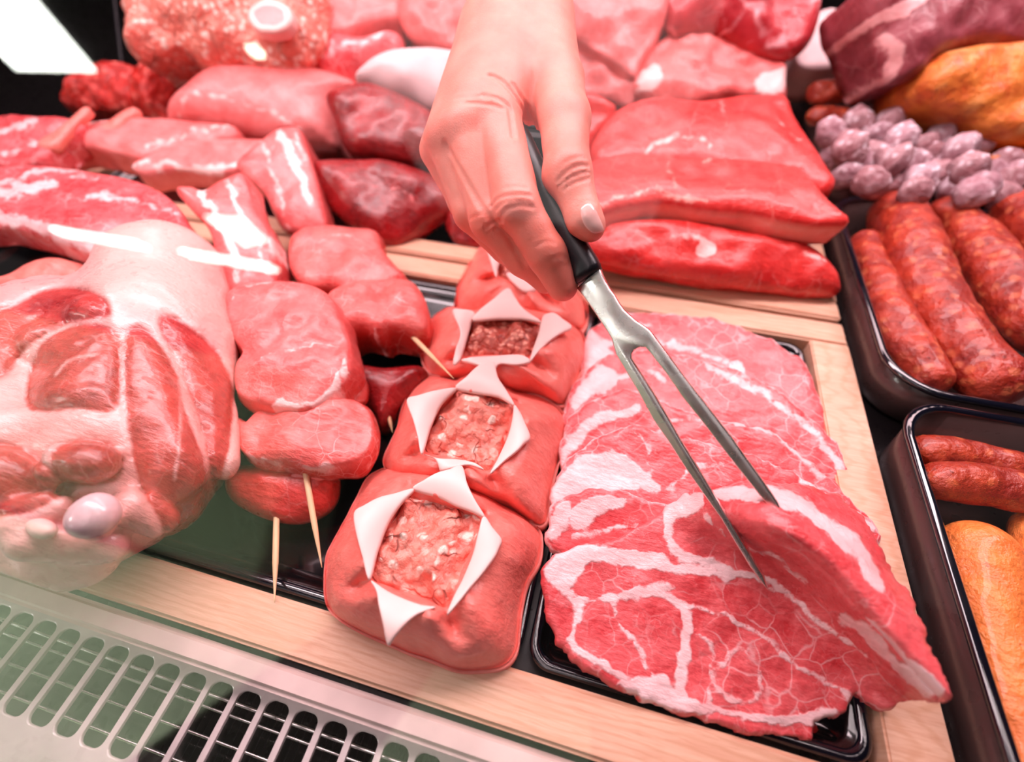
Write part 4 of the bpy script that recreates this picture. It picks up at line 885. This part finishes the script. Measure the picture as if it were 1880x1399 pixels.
# ================================================================ the hand
def hand():
    j = lambda x, y, d: atd(x, y, d)
    rw = lambda r, d: r * d / F
    def cap(P, a, b): return sd_cap(P, j(*a[:3]), j(*b[:3]), rw(a[3], a[2]), rw(b[3], b[2]))
    arm = [((965, -260, .345, 112), (950, -60, .315, 92)), ((950, -60, .315, 92), (952, 40, .292, 88))]
    palm = [((965, 50, .286, 66), (912, 212, .246, 40), .010), ((935, 50, .284, 66), (856, 232, .246, 39), .010), ((912, 60, .290, 62), (818, 252, .254, 37), .010), ((900, 80, .30, 56), (806, 275, .268, 33), .010), ((985, 40, .288, 66), (1020, 150, .262, 50), .010)]
    index = [((915, 222, .246, 43), (951, 380, .230, 42)), ((951, 380, .230, 41), (1003, 466, .234, 36)), ((1003, 466, .234, 36), (1033, 524, .240, 29))]
    middle = [((858, 240, .248, 41), (899, 405, .244, 36)), ((899, 405, .244, 36), (962, 476, .252, 31)), ((962, 476, .252, 31), (1002, 512, .258, 27))]
    ring = [((820, 258, .256, 37), (866, 392, .258, 32)), ((866, 392, .258, 32), (930, 455, .268, 29)), ((930, 455, .268, 28), (975, 490, .274, 25))]
    pinky = [((806, 280, .268, 32), (852, 372, .276, 28)), ((852, 372, .276, 28), (905, 425, .284, 25)), ((905, 425, .284, 25), (945, 455, .288, 22))]
    thumb = [((1020, 150, .262, 50), (1036, 218, .246, 45)), ((1036, 218, .246, 45), (1041, 318, .232, 42)), ((1041, 318, .232, 42), (1074, 404, .228, 31)), ((1074,404,.228,31), (1084,416,.228,26))]
    web = [((945, 190, .262, 26), (1010, 215, .262, 24)), ((935, 170, .27, 34), (1000, 180, .27, 34))]
    def wr(P, a, b, t0, n, amp, sp, sig):
        A = j(*a[:3]); B = j(*b[:3]); L = np.linalg.norm(B - A); ax = (B - A) / L; s = (P - A) @ ax - t0 * L
        ctr = A + (P - A) @ ax[:, None] * ax if False else None
        back = ((P - (A + B) / 2) @ (-FW)); m = np.exp(-(s / sig) ** 2) * np.clip(back / .004, 0, 1)
        dist = np.linalg.norm(P - (A + ax * t0 * L), axis=1); m = m * (dist < .02)
        return amp * m * (np.abs(np.cos(s * math.pi / sp + 1.0 * vnoise(P, 140, 3))) ** 5 - .25)
    grooves = []
    def fn(P):
        d = None
        for a, b in arm: s = cap(P, a, b); d = s if d is None else smin(d, s, .02)
        for a, b, k in palm: d = smin(d, cap(P, a, b), k)
        for ch, k in ((pinky, .003), (ring, .003), (middle, .0032), (index, .0035)):
            f = None
            for a, b in ch: s = cap(P, a, b); f = s if f is None else smin(f, s, .0035)
            d = smin(d, f, k)
        f = None
        for a, b in thumb: s = cap(P, a, b); f = s if f is None else smin(f, s, .005)
        d = smin(d, f, .004)
        for a, b in web: d = smin(d, cap(P, a, b), .007)
        # knuckle and tendon relief, hollow between thumb and hand, joint creases
        def bump(x, y, dep, r, amt):
            q = np.linalg.norm(P - j(x, y, dep), axis=1); return amt * np.exp(-(q / r) ** 2)
        d = d - bump(905, 205, .205, .014, .0016) - bump(796, 228, .222, .014, .002) - bump(850, 220, .208, .012, .001)
        d = d + bump(978, 160, .218, .013, .007) + bump(958, 120, .225, .012, .001) + bump(842, 285, .212, .010, .0022) + bump(1010,195,.215,.010,.0015)
        d = d - bump(1062, 230, .215, .012, .001)
        for g, a, w in grooves:
            q = np.full(len(P), 1e9); near = np.abs(d) < .012
            if near.any():
                Pn = P[near]; qq = np.full(len(Pn), 1e9)
                for k in range(len(g) - 1):
                    ab = g[k + 1] - g[k]; t = np.clip(((Pn - g[k]) @ ab) / (ab @ ab), 0, 1)
                    qq = np.minimum(qq, np.linalg.norm(Pn - g[k] - t[:, None] * ab, axis=1))
                q[near] = qq
            d = d + a * (np.exp(-(q / w) ** 2) - .35 * np.exp(-((q - 1.9 * w) / w) ** 2))
        d = d + .0004 * vnoise(P, 90, 5)
        return d
    def march(px):
        d = rays(px); t = np.full(len(px), .16)
        for _ in range(50): t = t + fn(CAM + d * t[:, None]) * .8
        return CAM + d * t[:, None]
    GL = [([(903,378),(912,366),(930,360),(952,358),(974,359)], .0009, .0009), ([(910,386),(926,371),(950,368),(970,369)], .0007, .0008), ([(918,399),(932,383),(956,377),(978,380)], .0009, .0010), ([(926,345),(948,342),(966,345)], .0005, .0008),
      ([(890,420),(904,410),(924,404)], .0009, .0009), ([(894,430),(908,421),(926,417)], .0007, .0008), ([(862,402),(874,396),(884,394)], .0006, .0008),
      ([(1024,332),(1041,316),(1060,304),(1080,305)], .0009, .0009), ([(1027,342),(1047,326),(1080,315)], .0008, .0008), ([(1033,348),(1056,335),(1082,327)], .0007, .0008), ([(1036,300),(1058,288),(1076,290)], .0004, .0008),
      ([(899,139),(922,150),(939,169),(954,193),(974,219),(979,234)], .0012, .0014), ([(886,174),(912,180),(929,191),(936,204),(940,232),(943,252)], .0013, .0012), ([(942,155),(954,174),(967,197),(979,222),(984,246)], .0012, .0012),
      ([(850,189),(877,189),(903,193),(924,200)], .0006, .0010), ([(838,180),(868,178),(898,182)], .0004, .0010),
      ([(818,262),(845,312),(868,352),(898,400),(930,432),(962,488)], .0010, .0014), ([(1058,384),(1066,374),(1080,368),(1094,372)], .0004, .0007), ([(1012,476),(1030,470),(1040,474)], .0004, .0008), ([(985,452),(1002,444),(1018,446)], .0004, .0008)]
    gr = [(march(smooth_open(l, 3 * len(l))), a, w) for l, a, w in GL]
    grooves.extend(gr)
    pts = np.array([j(x, y, dd) for x, y, dd in [(965, -240, .34), (770, 250, .25), (1110, 430, .228), (1040, 560, .24), (1000, 0, .25), (900, 430, .3)]])
    lo = pts.min(0) - .03; hi = pts.max(0) + .03
    reds = [(905, 210, 60), (945, 385, 45), (1055, 315, 40), (1040, 535, 40), (965, 240, 30), (895, 410, 30), (790, 260, 50), (1085, 440, 30)]
    def at(P):
        px = proj(P); r = np.zeros(len(P))
        for x, y, s in reds: r = np.maximum(r, np.exp(-((px[:, 0] - x) ** 2 + (px[:, 1] - y) ** 2) / (s * s)))
        return {'red': r}
    root = empty('person', tuple(float(v) for v in j(940, 250, .25)), "person's bare hand reaching down from the top, thumb and fingers gripping the black fork handle", 'person')
    o = sdf_mesh('hand', fn, lo, hi, .00095, M['skin'], root, at)
    # thumb nail: curved plate
    nl = np.array([(1066,384),(1073,376),(1084,373),(1092,382),(1101,400),(1108,417),(1109,424),(1100,428),(1088,428),(1076,418),(1068,402)], float)
    cn = nl.mean(0); ax = np.array([.42, .907]); pe = np.array([.907, -.42])
    def nz(px):
        q = px - cn; a = q @ pe; return a
    # march rays onto the thumb surface
    def hit(px):
        d = rays(px); t = np.full(len(px), .17)
        for _ in range(60): t = t + fn(CAM + d * t[:, None]) * .8
        return t, d
    Nn = 11; g = []
    rs = smooth_closed(nl, 3); cc = rs.mean(0)
    V = [cc]; 
    for s in (.25, .5, .7, .85, .95, 1.0): V += list(cc + (rs - cc) * s)
    V = np.array(V); t, d = hit(V)
    t0 = t.copy(); L = len(rs)
    lift_ = np.r_[.0007, np.repeat([.0007, .00068, .00062, .0005, .00038, .0000], L)]
    W = CAM + d * (t - lift_)[:, None]
    Fc = [(0, 1 + i, 1 + (i + 1) % L) for i in range(L)]
    for k in range(5):
        for i in range(L): q = (i + 1) % L; Fc.append((1 + k * L + i, 1 + (k + 1) * L + i, 1 + (k + 1) * L + q, 1 + k * L + q))
    W2 = CAM + d * (t + .0008)[:, None]; n0 = len(W); F2 = [tuple(reversed([v + n0 for v in f])) for f in Fc]
    rim = [(1 + 5 * L + i, 1 + 5 * L + (i + 1) % L, n0 + 1 + 5 * L + (i + 1) % L, n0 + 1 + 5 * L + i) for i in range(L)]
    link_mesh('thumb_nail', np.vstack([W, W2]), Fc + F2 + rim, M['nail'], root)
hand()

# ================================================================ glass pane in front of the display
gn = np.array([0, -math.sin(math.radians(60)), math.cos(math.radians(60))]); gt = np.array([0, math.cos(math.radians(60)), math.sin(math.radians(60))])
g0 = CAM + FW * .075; g0 = np.array([0, g0[1], g0[2]])
def gp(s, x): return g0 + gt * s + np.array([x, 0, 0])
s0 = (.004 - g0[2]) / gt[2]; s1 = .30
V = [gp(s0, -1.2), gp(s0, 1.2), gp(s1, 1.2), gp(s1, -1.2)]; V2 = [v + gn * -.004 for v in V]
print('glass base', V[0], V[2])
tag(link_mesh('glass_pane', V + V2, [(0, 1, 2, 3), (7, 6, 5, 4), (0, 4, 5, 1), (1, 5, 6, 2), (2, 6, 7, 3), (3, 7, 4, 0)], M['glass'], smooth=False), 'clear slanted glass front of the counter, reflecting the shop lights', 'glass')

# ================================================================ shop, lights
def area(name, loc, tgt, sx, sy, power, col):
    L = bpy.data.lights.new(name, 'AREA'); L.shape = 'RECTANGLE'; L.size = sx; L.size_y = sy; L.energy = power; L.color = col
    o = bpy.data.objects.new(name, L); COL.objects.link(o); o.location = loc
    o.rotation_euler = (Vector(tgt) - Vector(loc)).to_track_quat('-Z', 'Y').to_euler(); return o
def emesh(name, q, col, st, label, cat, th=.03, group=None):
    q = [np.array(p, float) for p in q]; V = q + [p + np.array([0, 0, th]) for p in q]
    return tag(link_mesh(name, V, [(0,1,2,3),(7,6,5,4),(0,4,5,1),(1,5,6,2),(2,6,7,3),(3,7,4,0)], emit('glow_' + name, col, st), smooth=False), label, cat, group)
area('counter_lamp', (-.12, .42, .66), (-.05, .18, 0), 1.5, .14, 13, (1, .75, .80))
area('counter_lamp', (.0, .98, .78), (0, .65, 0), 1.8, .16, 8.5, (1, .68, .72))
area('front_fill', (-.5, -.2, 1.9), (0, .2, 0), 2.0, .9, 14, (1, .74, .77))  # added soft pink fill from the front, kept out of the glass reflection
def spot(name, loc, tgt, power, ang, col, rad=.03):
    L = bpy.data.lights.new(name, 'SPOT'); L.energy = power; L.spot_size = math.radians(ang); L.spot_blend = .4; L.color = col; L.shadow_soft_size = rad
    o = bpy.data.objects.new(name, L); COL.objects.link(o); o.location = loc
    o.rotation_euler = (Vector(tgt) - Vector(loc)).to_track_quat('-Z', 'Y').to_euler(); return o
spot('veil_spot', (-2.6, -1.0, 1.9), (-3.2, -2.6, -.3), 105, 100, (.92, 1, .86))  # two added spots, brightening the pale surfaces that veil the glass
spot('veil_spot', (-.6, -.9, 1.9), (-.8, -1.7, -.8), 110, 60, (.92, 1, .86))
wd = bpy.data.worlds.new('World'); bpy.context.scene.world = wd; wd.use_nodes = True
wd.node_tree.nodes['Background'].inputs[0].default_value = (1, .80, .80, 1); wd.node_tree.nodes['Background'].inputs[1].default_value = .085
W1 = (1, .98, .93, 1)
emesh('fork_glow_panel', [(-1.5,-3.3,1.985),(.2,-3.3,1.985),(.2,-1.15,1.985),(-1.5,-1.15,1.985)], (1, .93, .93, 1), .8, 'unseen dim glow panel added overhead to brighten the fork blade', 'lamp')  # unseen glowing panel, added so the fork has something bright to reflect
emesh('ceiling_light', [(-4.9,-2.2,1.985),(-4.14,-2.2,1.985),(-3.50,-2.14,1.985),(-3.2,-1.0,1.985),(-4.3,-1.0,1.985)][:0] or [(-4.30,-2.20,1.985),(-3.55,-2.14,1.985),(-3.15,-1.20,1.985),(-3.9,-1.26,1.985)], W1, 22, 'bright square ceiling panel reflected in the glass at the top left', 'lamp')
emesh('ceiling_light', [(-4.79,-5.08,1.985),(-4.22,-4.75,1.985),(-4.12,-4.20,1.985),(-4.70,-4.30,1.985)], W1, 24, 'farther ceiling panel reflected as a white patch on the belly slice', 'lamp')
emesh('tube_light', [(-8.9,-5.95,1.96),(-7.25,-5.95,1.96),(-7.25,-5.72,1.96),(-8.9,-5.72,1.96)], W1, 30, 'long ceiling tube, left one of the reflected pair', 'lamp', group=None)
emesh('tube_light', [(-6.45,-5.95,1.96),(-4.9,-5.95,1.96),(-4.9,-5.72,1.96),(-6.45,-5.72,1.96)], W1, 30, 'long ceiling tube, right one of the reflected pair', 'lamp')
emesh('downlight', [(-2.14+.05*math.cos(a), -1.87+.05*math.sin(a), 1.985) for a in (.8, 2.37, 3.94, 5.5)], (1, 1, .8, 1), 30, 'small round ceiling spot reflected on the pale joint', 'lamp')
GP = plain('pale_green_paint', (206, 220, 190), .6); DK = plain('dark_shop_wall', (30, 26, 24), .7)
tag(boxmesh('floor', (-14, -9, -.86), (6, 4, -.82), DK), kind='structure')
tag(boxmesh('ceiling', (-14, -9, 2.0), (6, 4, 2.05), DK), kind='structure')
tag(boxmesh('wall_front', (-14, -9.1, -.82), (6, -9, 2.0), DK), kind='structure')
tag(boxmesh('wall_back', (-14, 4.0, -.82), (6, 4.1, 2.0), DK), kind='structure')
tag(boxmesh('shelf_counter', (-9, -3.0, -.819), (-1.55, -2.3, .34), GP, bev=.02), 'pale green opposite shop counter mirrored as a veil in the lower left of the glass', 'counter')
t = boxmesh('veil_reflector', (-4.5, -2.2, -.819), (-.98, -.75, -.80), GP); tag(t, 'unseen pale green slab added on the shop floor for the lower left glass veil', 'mat')  # two unseen slabs, added to shape the pale veil in the glass
t = boxmesh('veil_reflector', (-.42, -2.0, -.819), (.25, -1.1, -.80), GP); tag(t, 'unseen smaller pale slab added on the shop floor to continue the glass veil', 'mat')
tag(boxmesh('counter_base', (-1.4, -.1, -.81), (1.8, 1.9, -.08), DK), 'dark base body under the deli display', 'counter')
tag(boxmesh('back_panel', (-1.6, 1.92, -.3), (1.7, 1.96, 1.2), DK), 'dark panel closing the back of the display', 'panel')
#@@SHOP

cam = bpy.data.cameras.new('Camera'); co = bpy.data.objects.new('Camera', cam); COL.objects.link(co)
cam.sensor_width = 36; cam.lens = 36 * F / 1880; cam.clip_start = .005
m = Matrix(((RT[0], UP[0], -FW[0], 0), (RT[1], UP[1], -FW[1], 0), (RT[2], UP[2], -FW[2], CZ), (0, 0, 0, 1)))
co.matrix_world = m
cam.dof.use_dof = True; cam.dof.focus_distance = .245; cam.dof.aperture_fstop = 3.2
sc = bpy.context.scene; sc.camera = co
sc.view_settings.view_transform = 'Standard'; sc.view_settings.look = 'None'; sc.view_settings.exposure = .08; sc.view_settings.gamma = 1
sc.cycles.max_bounces = 8; sc.cycles.transparent_max_bounces = 12; sc.cycles.caustics_reflective = False
for o in bpy.data.objects:
    if '_o' in o: del o['_o']
